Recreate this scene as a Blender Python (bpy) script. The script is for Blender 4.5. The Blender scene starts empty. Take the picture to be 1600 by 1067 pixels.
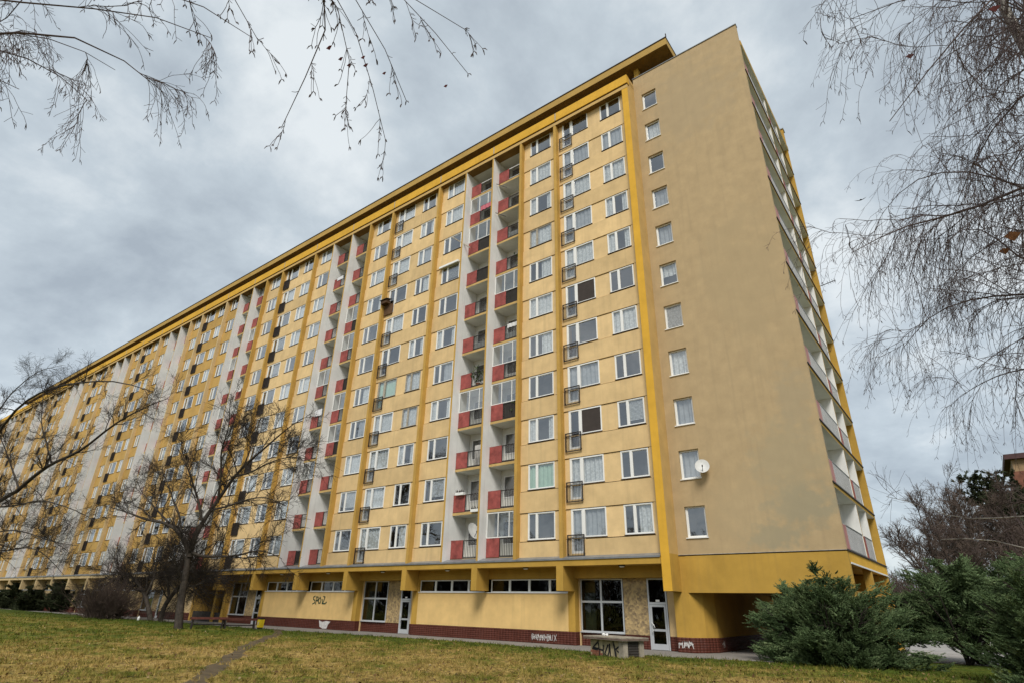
import bpy, math, random
import numpy as np
from mathutils import Vector, Matrix
random.seed(7)
RNG = np.random.default_rng(11)
C = bpy.context.scene.collection
scn = bpy.context.scene

# ------------------------------------------------------------------ camera
CAM = np.array([11.5497, -27.3111, 1.9682])
YAW, PITCH, ROLL, FPX = 0.6602, 0.4309, 0.0207, 894.8193
_f = np.array([-math.sin(YAW)*math.cos(PITCH), math.cos(YAW)*math.cos(PITCH), math.sin(PITCH)])
_r = np.cross(_f, [0, 0, 1]); _r /= np.linalg.norm(_r); _u = np.cross(_r, _f)
_c, _s = math.cos(ROLL), math.sin(ROLL)
CR, CU = _c*_r + _s*_u, -_s*_r + _c*_u
cam_data = bpy.data.cameras.new('camera'); cam = bpy.data.objects.new('camera', cam_data); C.objects.link(cam)
cam_data.sensor_width = 36.0; cam_data.lens = FPX/1600*36.0; cam_data.clip_end = 6000; cam_data.clip_start = 0.1
cam.matrix_world = Matrix(((CR[0], CU[0], -_f[0], CAM[0]), (CR[1], CU[1], -_f[1], CAM[1]), (CR[2], CU[2], -_f[2], CAM[2]), (0, 0, 0, 1)))
scn.camera = cam

def ray(u, v):
    d = CR*((u-800)/FPX) + CU*(-(v-533.5)/FPX) + _f
    return d
def at_y(u, v, y):            # point of the sight line on the vertical plane Y = y
    d = ray(u, v); return CAM + d*((y-CAM[1])/d[1])
def at_d(u, v, dist):         # point at a distance along the sight line
    d = ray(u, v); return CAM + d/np.linalg.norm(d)*dist

# ------------------------------------------------------------------ sky and sun
SUN_EL, SUN_AZ = math.radians(46), math.radians(-56)   # azimuth of the sun seen from above, from +X
world = bpy.data.worlds.new('World'); scn.world = world; world.use_nodes = True
nt = world.node_tree; nt.nodes.clear()
def wn(t, **k):
    n = nt.nodes.new(t)
    for a, b in k.items(): setattr(n, a, b)
    return n
out = wn('ShaderNodeOutputWorld'); bg = wn('ShaderNodeBackground')
sky = wn('ShaderNodeTexSky', sky_type='NISHITA', sun_disc=False, sun_elevation=SUN_EL, sun_rotation=math.radians(90)-SUN_AZ)
bg.inputs['Strength'].default_value = 0.10
tc = wn('ShaderNodeTexCoord'); sep = wn('ShaderNodeSeparateXYZ'); nt.links.new(tc.outputs['Generated'], sep.inputs[0])
zc = wn('ShaderNodeMath', operation='MAXIMUM'); nt.links.new(sep.outputs['Z'], zc.inputs[0]); zc.inputs[1].default_value = 0.0
za = wn('ShaderNodeMath', operation='ADD'); nt.links.new(zc.outputs[0], za.inputs[0]); za.inputs[1].default_value = 0.40
dx = wn('ShaderNodeMath', operation='DIVIDE'); nt.links.new(sep.outputs['X'], dx.inputs[0]); nt.links.new(za.outputs[0], dx.inputs[1])
dy = wn('ShaderNodeMath', operation='DIVIDE'); nt.links.new(sep.outputs['Y'], dy.inputs[0]); nt.links.new(za.outputs[0], dy.inputs[1])
cmb = wn('ShaderNodeCombineXYZ'); nt.links.new(dx.outputs[0], cmb.inputs[0]); nt.links.new(dy.outputs[0], cmb.inputs[1]); cmb.inputs[2].default_value = 5.2
n1 = wn('ShaderNodeTexNoise'); n1.inputs['Scale'].default_value = 2.5; n1.inputs['Detail'].default_value = 8; n1.inputs['Roughness'].default_value = 0.58; n1.inputs['Distortion'].default_value = 0.15
nt.links.new(cmb.outputs[0], n1.inputs['Vector'])
ramp = wn('ShaderNodeValToRGB'); nt.links.new(n1.outputs['Fac'], ramp.inputs[0])
e = ramp.color_ramp.elements
e[0].position = 0.36; e[0].color = (2.0, 2.28, 2.55, 1)
e[1].position = 0.63; e[1].color = (4.05, 4.3, 4.4, 1)
m1 = ramp.color_ramp.elements.new(0.50); m1.color = (2.8, 3.15, 3.4, 1)
mixc = wn('ShaderNodeMix', data_type='RGBA'); mixc.inputs[0].default_value = 0.92
nt.links.new(sky.outputs[0], mixc.inputs[6]); nt.links.new(ramp.outputs[0], mixc.inputs[7])
nt.links.new(mixc.outputs[2], bg.inputs['Color']); nt.links.new(bg.outputs[0], out.inputs['Surface'])
sd = bpy.data.lights.new('sun', 'SUN'); sd.energy = 1.5; sd.angle = math.radians(22); sd.color = (1.0, 0.95, 0.87)
sun = bpy.data.objects.new('sun', sd); C.objects.link(sun)
_sv = Vector((math.cos(SUN_EL)*math.cos(SUN_AZ), math.cos(SUN_EL)*math.sin(SUN_AZ), math.sin(SUN_EL)))
sun.rotation_euler = _sv.to_track_quat('Z', 'Y').to_euler(); sun.location = (0, -40, 60)
scn.view_settings.view_transform = 'Standard'; scn.view_settings.look = 'None'
scn.view_settings.exposure = 1.05; scn.view_settings.gamma = 1; scn.view_settings.use_curve_mapping = False
scn.cycles.max_bounces = 6; scn.cycles.transparent_max_bounces = 8; scn.cycles.diffuse_bounces = 3
scn.cycles.caustics_reflective = False; scn.cycles.caustics_refractive = False

# ------------------------------------------------------------------ materials
def mat_base(name):
    m = bpy.data.materials.new(name); m.use_nodes = True
    t = m.node_tree; return m, t, t.nodes['Principled BSDF']
def surf(name, col, var=0.12, scale=1.5, bump=0.15, bscale=60, rough=0.85, spec=0.25, metal=0.0, col2=None, streak=0.0, objvar=0.0):
    m, t, p = mat_base(name); N = t.nodes.new; L = t.links.new
    geo = N('ShaderNodeNewGeometry')
    ns = N('ShaderNodeTexNoise'); ns.inputs['Scale'].default_value = scale; ns.inputs['Detail'].default_value = 6; ns.inputs['Roughness'].default_value = 0.62
    L(geo.outputs['Position'], ns.inputs['Vector'])
    rp = N('ShaderNodeMapRange'); rp.inputs[1].default_value = 0.3; rp.inputs[2].default_value = 0.7; L(ns.outputs['Fac'], rp.inputs[0])
    mx = N('ShaderNodeMix'); mx.data_type = 'RGBA'
    d = col2 if col2 else tuple(c*(1-var*1.6) for c in col)
    b = col if col2 else tuple(min(1, c*(1+var*0.7)) for c in col)
    mx.inputs[6].default_value = (*d, 1); mx.inputs[7].default_value = (*b, 1)
    L(rp.outputs[0], mx.inputs[0]); last = mx.outputs[2]
    if streak:
        mp = N('ShaderNodeMapping'); mp.inputs['Scale'].default_value = (2.2, 2.2, 0.12); L(geo.outputs['Position'], mp.inputs[0])
        n3 = N('ShaderNodeTexNoise'); n3.inputs['Scale'].default_value = 2.0; n3.inputs['Detail'].default_value = 5; L(mp.outputs[0], n3.inputs['Vector'])
        r3 = N('ShaderNodeMapRange'); r3.inputs[1].default_value = 0.52; r3.inputs[2].default_value = 0.75; r3.inputs[3].default_value = 0; r3.inputs[4].default_value = streak; L(n3.outputs['Fac'], r3.inputs[0])
        m3 = N('ShaderNodeMix'); m3.data_type = 'RGBA'; L(r3.outputs[0], m3.inputs[0]); L(last, m3.inputs[6]); m3.inputs[7].default_value = (*[c*0.62+0.02 for c in col], 1)
        last = m3.outputs[2]
    if objvar:
        oi = N('ShaderNodeObjectInfo'); ro = N('ShaderNodeMapRange'); ro.inputs[3].default_value = 1-objvar; ro.inputs[4].default_value = 1+objvar; L(oi.outputs['Random'], ro.inputs[0])
        vs = N('ShaderNodeVectorMath'); vs.operation = 'SCALE'; L(last, vs.inputs[0]); L(ro.outputs[0], vs.inputs['Scale']); last = vs.outputs[0]
    L(last, p.inputs['Base Color'])
    p.inputs['Roughness'].default_value = rough; p.inputs['Specular IOR Level'].default_value = spec; p.inputs['Metallic'].default_value = metal
    if bump:
        n2 = N('ShaderNodeTexNoise'); n2.inputs['Scale'].default_value = bscale; n2.inputs['Detail'].default_value = 3; L(geo.outputs['Position'], n2.inputs['Vector'])
        bp = N('ShaderNodeBump'); bp.inputs['Strength'].default_value = bump; bp.inputs['Distance'].default_value = 0.01; L(n2.outputs['Fac'], bp.inputs['Height']); L(bp.outputs[0], p.inputs['Normal'])
    m.diffuse_color = (*col, 1)
    return m
def rnd_surf(name, cols, rough=0.8, spec=0.2, pscale=1.2, trans=0.0):
    """Colour picked per piece (random per island) and shifted by a soft noise over the place."""
    m, t, p = mat_base(name); N = t.nodes.new; L = t.links.new
    geo = N('ShaderNodeNewGeometry'); rp = N('ShaderNodeValToRGB'); el = rp.color_ramp.elements
    while len(el) < len(cols): el.new(0.5)
    for i, c in enumerate(cols): el[i].position = i/(len(cols)-1); el[i].color = (*c, 1)
    ns = N('ShaderNodeTexNoise'); ns.inputs['Scale'].default_value = pscale; ns.inputs['Detail'].default_value = 4; L(geo.outputs['Position'], ns.inputs['Vector'])
    a = N('ShaderNodeMath'); a.operation = 'MULTIPLY'; a.inputs[1].default_value = 0.45; L(geo.outputs['Random Per Island'], a.inputs[0])
    r = N('ShaderNodeMapRange'); r.inputs[1].default_value = 0.3; r.inputs[2].default_value = 0.7; r.inputs[4].default_value = 0.6; L(ns.outputs['Fac'], r.inputs[0])
    s = N('ShaderNodeMath'); s.operation = 'ADD'; L(a.outputs[0], s.inputs[0]); L(r.outputs[0], s.inputs[1])
    L(s.outputs[0], rp.inputs[0]); L(rp.outputs[0], p.inputs['Base Color'])
    p.inputs['Roughness'].default_value = rough; p.inputs['Specular IOR Level'].default_value = spec
    if trans: p.inputs['Transmission Weight'].default_value = 0
    return m
def glass_mat(name, base=0.22, tint=(0.97, 0.99, 0.99)):
    m = bpy.data.materials.new(name); m.use_nodes = True; t = m.node_tree; t.nodes.clear(); N = t.nodes.new; L = t.links.new
    o = N('ShaderNodeOutputMaterial'); mx = N('ShaderNodeMixShader'); tr = N('ShaderNodeBsdfTransparent'); gl = N('ShaderNodeBsdfGlossy')
    tr.inputs[0].default_value = (*tint, 1); gl.inputs['Color'].default_value = (0.95, 0.97, 1, 1); gl.inputs['Roughness'].default_value = 0.015
    lw = N('ShaderNodeLayerWeight'); lw.inputs[0].default_value = 0.5; fr = N('ShaderNodeMath'); fr.operation = 'POWER'; fr.inputs[1].default_value = 3.0; L(lw.outputs['Facing'], fr.inputs[0])
    ad = N('ShaderNodeMath'); ad.operation = 'MULTIPLY_ADD'; ad.inputs[1].default_value = 0.9; ad.inputs[2].default_value = base; ad.use_clamp = True
    L(fr.outputs[0], ad.inputs[0]); L(ad.outputs[0], mx.inputs[0]); L(tr.outputs[0], mx.inputs[1]); L(gl.outputs[0], mx.inputs[2]); L(mx.outputs[0], o.inputs[0])
    geo = N('ShaderNodeNewGeometry'); ns = N('ShaderNodeTexNoise'); ns.inputs['Scale'].default_value = 0.9; L(geo.outputs['Position'], ns.inputs['Vector'])
    bp = N('ShaderNodeBump'); bp.inputs['Strength'].default_value = 0.25; bp.inputs['Distance'].default_value = 0.05; L(ns.outputs['Fac'], bp.inputs['Height']); L(bp.outputs[0], gl.inputs['Normal'])
    return m
M_ = {}
M_['spandrel'] = surf('pale_yellow_plaster', (0.69, 0.495, 0.25), 0.10, 1.1, 0.3, 70, streak=0.35, objvar=0.09)
M_['infill'] = surf('pale_yellow_wall', (0.70, 0.505, 0.26), 0.09, 1.3, 0.3, 70, streak=0.3, objvar=0.09)
M_['pilaster'] = surf('dark_yellow_plaster', (0.50, 0.305, 0.075), 0.11, 0.9, 0.3, 70, streak=0.4, objvar=0.05)
M_['bright'] = surf('bright_yellow_plaster', (0.68, 0.385, 0.045), 0.10, 0.8, 0.2, 70, streak=0.25)
M_['ochre'] = surf('ochre_plaster', (0.48, 0.29, 0.055), 0.12, 0.8, 0.25, 70, streak=0.3)
M_['ospan'] = surf('orange_plaster', (0.51, 0.315, 0.095), 0.10, 1.0, 0.2, 70, streak=0.35, objvar=0.10)
M_['opil'] = surf('light_tan_plaster', (0.60, 0.445, 0.235), 0.10, 1.0, 0.2, 70, streak=0.25)
M_['tanret'] = surf('tan_plaster', (0.56, 0.37, 0.14), 0.10, 0.8, 0.25, 70, streak=0.2)
M_['white'] = surf('grey_white_plaster', (0.80, 0.80, 0.78), 0.08, 0.7, 0.2, 60, streak=0.3)
M_['ceil'] = surf('loggia_plaster', (0.72, 0.72, 0.67), 0.08, 1.0, 0.15, 60)
M_['joint'] = surf('dark_joint', (0.045, 0.028, 0.014), 0.1, 2, 0)
M_['frame'] = surf('white_plastic', (0.80, 0.80, 0.78), 0.03, 2, 0, rough=0.4, spec=0.5)
M_['oldframe'] = surf('grey_weathered_wood', (0.42, 0.38, 0.31), 0.2, 6, 0.2, 40, rough=0.7)
M_['alu'] = surf('pale_aluminium', (0.58, 0.60, 0.62), 0.05, 3, 0, rough=0.4, spec=0.5, metal=0.3)
M_['glass'] = glass_mat('window_glass')
M_['shopglass'] = glass_mat('shop_glass', 0.03, (0.5, 0.5, 0.46))
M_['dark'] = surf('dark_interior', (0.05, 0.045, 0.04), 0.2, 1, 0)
M_['room'] = surf('room_wall', (0.26, 0.24, 0.22), 0.25, 0.5, 0)
M_['lace'] = surf('white_lace', (0.60, 0.62, 0.62), 0.25, 9, 0)
M_['greycurtain'] = surf('grey_curtain', (0.36, 0.38, 0.40), 0.15, 4, 0)
M_['greencurtain'] = surf('green_curtain', (0.42, 0.60, 0.47), 0.1, 4, 0)
M_['screen'] = surf('dark_screen', (0.055, 0.045, 0.04), 0.1, 4, 0)
M_['red'] = surf('faded_red_panel', (0.33, 0.082, 0.072), 0.3, 2.2, 0.1, 20, rough=0.6, streak=0.35)
M_['pink'] = surf('faded_pink_panel', (0.42, 0.19, 0.17), 0.2, 1.6, 0.1, 20, rough=0.6)
M_['rail'] = surf('dark_railing', (0.035, 0.028, 0.025), 0.2, 4, 0, rough=0.55)
M_['wire'] = surf('grey_wired_glass', (0.22, 0.23, 0.22), 0.15, 3, 0, rough=0.35, spec=0.5)
M_['sheet'] = surf('grey_sheet_metal', (0.27, 0.28, 0.29), 0.18, 2.5, 0.1, 10, rough=0.45, spec=0.5, metal=0.4)
M_['tile'] = rnd_surf('brown_glazed_tile', [(0.068, 0.020, 0.013), (0.085, 0.025, 0.016), (0.105, 0.032, 0.021), (0.09, 0.034, 0.026)], rough=0.6, spec=0.2, pscale=0.9)
M_['grout'] = surf('tile_grout', (0.065, 0.024, 0.016), 0.2, 6, 0)
M_['sidefill'] = surf('grey_balustrade_sheet', (0.60, 0.58, 0.58), 0.12, 1.2, 0)
M_['soffit'] = surf('shaded_brown_soffit', (0.22, 0.125, 0.035), 0.2, 1.2, 0.2, 50)  # shade under the canopy and fascia put into a darker brown
M_['block'] = surf('sunny_pale_yellow_wall', (0.73, 0.50, 0.205), 0.09, 1.0, 0.35, 70, streak=0.25)
M_['dishgrey'] = surf('pale_grey_enamel', (0.60, 0.60, 0.58), 0.12, 3, 0, rough=0.5)
M_['slabedge'] = surf('pale_slab_edge', (0.56, 0.38, 0.15), 0.15, 1.5, 0.2, 50, streak=0.3)
M_['canopy'] = surf('canopy_fascia', (0.45, 0.29, 0.085), 0.10, 0.8, 0.2, 50, streak=0.2)
M_['concrete'] = surf('old_concrete', (0.33, 0.29, 0.23), 0.3, 3, 0.5, 30, streak=0.3)
M_['asphalt'] = surf('pavement', (0.25, 0.23, 0.21), 0.18, 0.8, 0.5, 90, col2=(0.20, 0.185, 0.165))
M_['bark'] = surf('grey_bark', (0.055, 0.044, 0.034), 0.45, 5, 0.9, 25)
M_['twig'] = surf('dark_twig', (0.032, 0.025, 0.02), 0.3, 3, 0)
M_['birchtwig'] = surf('birch_twig', (0.10, 0.074, 0.072), 0.3, 3, 0)
M_['redtwig'] = surf('grey_brown_twig', (0.12, 0.088, 0.072), 0.3, 0.6, 0)
M_['palebranch'] = surf('pale_branch', (0.30, 0.28, 0.25), 0.5, 9, 0.3, 30)
M_['needle'] = rnd_surf('juniper_needles', [(0.035, 0.06, 0.022), (0.07, 0.11, 0.042), (0.12, 0.175, 0.075), (0.21, 0.25, 0.12)], 0.7, 0.2, 2.2)
M_['needle2'] = rnd_surf('yew_needles', [(0.02, 0.028, 0.013), (0.036, 0.045, 0.02), (0.06, 0.065, 0.028)], 0.7, 0.15, 1.5)
M_['graffiti_white'] = surf('white_spray', (0.62, 0.60, 0.58), 0.2, 10, 0)
M_['graffiti_black'] = surf('black_spray', (0.02, 0.02, 0.022), 0.2, 10, 0)
M_['graffiti_green'] = surf('green_spray', (0.05, 0.09, 0.05), 0.2, 10, 0)

def endwall_mat():
    m = surf('tan_rough_plaster', (0.45, 0.335, 0.19), 0.075, 1.6, 0.5, 40, streak=0.28); t = m.node_tree; N = t.nodes.new; L = t.links.new; p = t.nodes['Principled BSDF']
    src = p.inputs['Base Color'].links[0].from_socket; geo = N('ShaderNodeNewGeometry')
    last = src
    for (cx, cz, rx, rz, col, amt, sc) in ((5.9, 6.2, 1.5, 1.0, (0.31, 0.275, 0.185), 0.75, 2.4), (4.6, 5.0, 1.3, 0.6, (0.32, 0.28, 0.185), 0.75, 2.8), (5.7, 8.3, 1.8, 2.0, (0.36, 0.30, 0.19), 0.6, 1.8), (6.4, 11.0, 0.9, 1.8, (0.36, 0.295, 0.19), 0.6, 1.9), (3.6, 6.2, 1.6, 1.6, (0.46, 0.36, 0.215), 0.3, 1.6), (5.2, 18, 2.4, 5.0, (0.39, 0.30, 0.175), 0.5, 1.4), (3.4, 32, 3.4, 3.5, (0.375, 0.295, 0.185), 0.5, 1.5)):
        mp = N('ShaderNodeMapping'); mp.vector_type = 'POINT'; mp.inputs['Location'].default_value = (-cx/rx, 0, -cz/rz); mp.inputs['Scale'].default_value = (1/rx, 0, 1/rz); L(geo.outputs['Position'], mp.inputs[0])
        ln = N('ShaderNodeVectorMath'); ln.operation = 'LENGTH'; L(mp.outputs[0], ln.inputs[0])
        ns = N('ShaderNodeTexNoise'); ns.inputs['Scale'].default_value = sc; ns.inputs['Detail'].default_value = 6; L(geo.outputs['Position'], ns.inputs['Vector'])
        a = N('ShaderNodeMath'); a.operation = 'MULTIPLY_ADD'; a.inputs[1].default_value = 2.2; L(ns.outputs['Fac'], a.inputs[0]); a.inputs[2].default_value = -1.1
        b = N('ShaderNodeMath'); b.operation = 'ADD'; L(ln.outputs['Value'], b.inputs[0]); L(a.outputs[0], b.inputs[1])
        r = N('ShaderNodeMapRange'); r.inputs[1].default_value = 1.12; r.inputs[2].default_value = 0.55; r.inputs[3].default_value = 0; r.inputs[4].default_value = amt; L(b.outputs[0], r.inputs[0])
        mx = N('ShaderNodeMix'); mx.data_type = 'RGBA'; L(r.outputs[0], mx.inputs[0]); L(last, mx.inputs[6]); mx.inputs[7].default_value = (*col, 1); last = mx.outputs[2]
    L(last, p.inputs['Base Color']); return m
M_['endwall'] = endwall_mat()
def stone_mat():
    m, t, p = mat_base('travertine_cladding'); N = t.nodes.new; L = t.links.new; geo = N('ShaderNodeNewGeometry')
    v = N('ShaderNodeTexVoronoi'); v.inputs['Scale'].default_value = 9; L(geo.outputs['Position'], v.inputs['Vector'])
    ns = N('ShaderNodeTexNoise'); ns.inputs['Scale'].default_value = 4; ns.inputs['Detail'].default_value = 6; L(geo.outputs['Position'], ns.inputs['Vector'])
    rp = N('ShaderNodeValToRGB'); rp.color_ramp.elements[0].position = 0.3; rp.color_ramp.elements[0].color = (0.22, 0.16, 0.09, 1); rp.color_ramp.elements[1].position = 0.7; rp.color_ramp.elements[1].color = (0.50, 0.36, 0.17, 1)
    mx = N('ShaderNodeMix'); mx.data_type = 'FLOAT'; mx.inputs[0].default_value = 0.5; L(v.outputs['Color'], mx.inputs[2]); L(ns.outputs['Fac'], mx.inputs[3]); L(mx.outputs[0], rp.inputs[0]); L(rp.outputs[0], p.inputs['Base Color'])
    bp = N('ShaderNodeBump'); bp.inputs['Strength'].default_value = 0.6; bp.inputs['Distance'].default_value = 0.02; L(v.outputs['Distance'], bp.inputs['Height']); L(bp.outputs[0], p.inputs['Normal']); p.inputs['Roughness'].default_value = 0.8
    return m
M_['stone'] = stone_mat()
def lawn_color_nodes(t, out_socket, blades):
    N = t.nodes.new; L = t.links.new; geo = N('ShaderNodeNewGeometry')
    n1 = N('ShaderNodeTexNoise'); n1.inputs['Scale'].default_value = 0.42; n1.inputs['Detail'].default_value = 6; n1.inputs['Roughness'].default_value = 0.65; L(geo.outputs['Position'], n1.inputs['Vector'])
    n2 = N('ShaderNodeTexNoise'); n2.inputs['Scale'].default_value = 2.6; n2.inputs['Detail'].default_value = 5; L(geo.outputs['Position'], n2.inputs['Vector'])
    sp = N('ShaderNodeSeparateXYZ'); L(geo.outputs['Position'], sp.inputs[0])
    # greener along the pavement and towards the far left, dry in the open middle
    gy = N('ShaderNodeMapRange'); gy.inputs[1].default_value = -9.5; gy.inputs[2].default_value = -3.0; gy.inputs[3].default_value = -0.035; gy.inputs[4].default_value = -0.33; L(sp.outputs['Y'], gy.inputs[0])
    gx = N('ShaderNodeMapRange'); gx.inputs[1].default_value = -24; gx.inputs[2].default_value = -12; gx.inputs[3].default_value = -0.17; gx.inputs[4].default_value = 0.0; L(sp.outputs['X'], gx.inputs[0])
    a = N('ShaderNodeMath'); a.operation = 'MULTIPLY_ADD'; a.inputs[1].default_value = 0.62; L(n2.outputs['Fac'], a.inputs[0]); L(n1.outputs['Fac'], a.inputs[2])
    b = N('ShaderNodeMath'); b.operation = 'ADD'; L(a.outputs[0], b.inputs[0]); L(gy.outputs[0], b.inputs[1])
    c = N('ShaderNodeMath'); c.operation = 'ADD'; L(b.outputs[0], c.inputs[0]); L(gx.outputs[0], c.inputs[1])
    last = c.outputs[0]
    if blades:
        d = N('ShaderNodeMath'); d.operation = 'MULTIPLY_ADD'; d.inputs[1].default_value = 0.26; L(geo.outputs['Random Per Island'], d.inputs[0]); L(last, d.inputs[2])
        e_ = N('ShaderNodeMath'); e_.operation = 'SUBTRACT'; L(d.outputs[0], e_.inputs[0]); e_.inputs[1].default_value = 0.13; last = e_.outputs[0]
    rp = N('ShaderNodeValToRGB'); el = rp.color_ramp.elements
    el[0].position = 0.42; el[0].color = (0.062, 0.088, 0.012, 1); el[1].position = 0.88; el[1].color = (0.34, 0.235, 0.08, 1)
    x = el.new(0.60); x.color = (0.12, 0.128, 0.02, 1); x = el.new(0.73); x.color = (0.22, 0.17, 0.042, 1)
    L(last, rp.inputs[0])
    n4 = N('ShaderNodeTexNoise'); n4.inputs['Scale'].default_value = 7.5; n4.inputs['Detail'].default_value = 4; n4.inputs['Roughness'].default_value = 0.7; L(geo.outputs['Position'], n4.inputs['Vector'])
    r4 = N('ShaderNodeMapRange'); r4.inputs[1].default_value = 0.32; r4.inputs[2].default_value = 0.68; r4.inputs[3].default_value = 0.34; r4.inputs[4].default_value = 1.62; L(n4.outputs['Fac'], r4.inputs[0])
    vm = N('ShaderNodeVectorMath'); vm.operation = 'SCALE'; L(rp.outputs[0], vm.inputs[0]); L(r4.outputs[0], vm.inputs['Scale']); L(vm.outputs[0], out_socket)
def lawn_mat(name, blades):
    m, t, p = mat_base(name); lawn_color_nodes(t, p.inputs['Base Color'], blades); p.inputs['Roughness'].default_value = 0.9; p.inputs['Specular IOR Level'].default_value = 0.1
    if not blades:
        N = t.nodes.new; L = t.links.new; geo = N('ShaderNodeNewGeometry'); n = N('ShaderNodeTexNoise'); n.inputs['Scale'].default_value = 25; n.inputs['Detail'].default_value = 5; L(geo.outputs['Position'], n.inputs['Vector'])
        bp = N('ShaderNodeBump'); bp.inputs['Strength'].default_value = 0.9; bp.inputs['Distance'].default_value = 0.05; L(n.outputs['Fac'], bp.inputs['Height']); L(bp.outputs[0], p.inputs['Normal'])
    return m
M_['lawn'] = lawn_mat('lawn_soil', False); M_['blades'] = lawn_mat('grass_blades', True)
M_['dirt'] = surf('trodden_dirt', (0.105, 0.076, 0.042), 0.3, 3, 0.8, 30)

# ------------------------------------------------------------------ builders
WP = {}
def link(name, mesh, parent=None, pos=(0, 0, 0)):
    o = bpy.data.objects.new(name, mesh); C.objects.link(o); pos = Vector(pos); WP[o.name] = pos
    if parent is not None:
        o.parent = parent; o.location = pos - WP[parent.name]
    else: o.location = pos
    return o
def thing(name, label, cat, pos, group=None):
    o = link(name, None, None, pos); o['label'] = label; o['category'] = cat
    if group: o['group'] = group
    return o
def stuff(o): o['kind'] = 'stuff'; return o
def tag(o, label, cat, group=None):
    o['label'] = label; o['category'] = cat
    if group: o['group'] = group
    return o
class MB:
    def __init__(s): s.v = []; s.f = []; s.m = []
    def face(s, pts, m=0):
        i = len(s.v); s.v += [tuple(p) for p in pts]; s.f.append(tuple(range(i, i+len(pts)))); s.m.append(m)
    def box(s, x0, x1, y0, y1, z0, z1, m=0, mats=None):
        """mats: dict of side -> material index; sides: f(-y) b(+y) l(-x) r(+x) t d"""
        g = lambda k: (mats or {}).get(k, m)
        s.hexa([(x0, y0, z0), (x1, y0, z0), (x1, y1, z0), (x0, y1, z0), (x0, y0, z1), (x1, y0, z1), (x1, y1, z1), (x0, y1, z1)], g)
    def hexa(s, p, g):
        if not callable(g): q = g; g = lambda k: q
        i = len(s.v); s.v += [tuple(a) for a in p]
        for k, f in (('d', (0, 3, 2, 1)), ('t', (4, 5, 6, 7)), ('f', (0, 1, 5, 4)), ('r', (1, 2, 6, 5)), ('b', (2, 3, 7, 6)), ('l', (3, 0, 4, 7))):
            s.f.append(tuple(i+a for a in f)); s.m.append(g(k))
    def bar(s, a, b, w, h=None, m=0):
        """a square bar from a to b"""
        a = Vector(a); b = Vector(b); t = (b-a).normalized(); h = h or w
        ref = Vector((0, 0, 1)) if abs(t.z) < 0.9 else Vector((0, 1, 0))
        u = t.cross(ref).normalized(); n = u.cross(t).normalized()
        p = [q + u*sx*w/2 + n*sz*h/2 for q in (a, b) for sx, sz in ((-1, -1), (1, -1), (1, 1), (-1, 1))]
        i = len(s.v); s.v += [tuple(q) for q in p]
        for f in ((0, 1, 2, 3), (7, 6, 5, 4), (0, 4, 5, 1), (1, 5, 6, 2), (2, 6, 7, 3), (3, 7, 4, 0)): s.f.append(tuple(i+a for a in f)); s.m.append(m)
    def lathe(s, prof, n=16, c=(0, 0, 0), m=0, caps=True):
        i = len(s.v); k = len(prof)
        for j in range(n):
            a = 2*math.pi*j/n
            for r, z in prof: s.v.append((c[0]+r*math.cos(a), c[1]+r*math.sin(a), c[2]+z))
        for j in range(n):
            q = (j+1) % n
            for b in range(k-1): s.f.append((i+j*k+b, i+q*k+b, i+q*k+b+1, i+j*k+b+1)); s.m.append(m)
        if caps:
            s.f.append(tuple(i+j*k+k-1 for j in range(n))); s.m.append(m)
            s.f.append(tuple(i+j*k for j in reversed(range(n)))); s.m.append(m)
    def mesh(s, name, mats, origin=(0, 0, 0), smooth=False):
        me = bpy.data.meshes.new(name)
        ox, oy, oz = origin
        me.from_pydata([(x-ox, y-oy, z-oz) for x, y, z in s.v], [], s.f)
        for k in mats: me.materials.append(M_[k] if isinstance(k, str) else k)
        me.polygons.foreach_set('material_index', s.m)
        if smooth: me.polygons.foreach_set('use_smooth', [True]*len(s.f))
        me.update(); return me
    def build(s, name, mats, parent=None, origin=None, smooth=False):
        if origin is None:
            a = np.array(s.v); origin = ((a[:, 0].min()+a[:, 0].max())/2, (a[:, 1].min()+a[:, 1].max())/2, a[:, 2].min())
        return link(name, s.mesh(name, mats, origin, smooth), parent, origin)
def np_mesh(name, V, F, mats, k=4, midx=None, smooth=False):
    """V (n,3), F (m,k) with k = 3 or 4 corners"""
    me = bpy.data.meshes.new(name); V = np.asarray(V, np.float32); F = np.asarray(F, np.int32)
    me.vertices.add(len(V)); me.vertices.foreach_set('co', V.ravel())
    me.loops.add(F.size); me.loops.foreach_set('vertex_index', F.ravel())
    me.polygons.add(len(F)); me.polygons.foreach_set('loop_start', np.arange(0, F.size, k, dtype=np.int32))
    for q in mats: me.materials.append(M_[q] if isinstance(q, str) else q)
    if midx is not None: me.polygons.foreach_set('material_index', np.asarray(midx, np.int32))
    if smooth: me.polygons.foreach_set('use_smooth', np.ones(len(F), bool))
    me.update(calc_edges=True); me.validate(); return me
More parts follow.
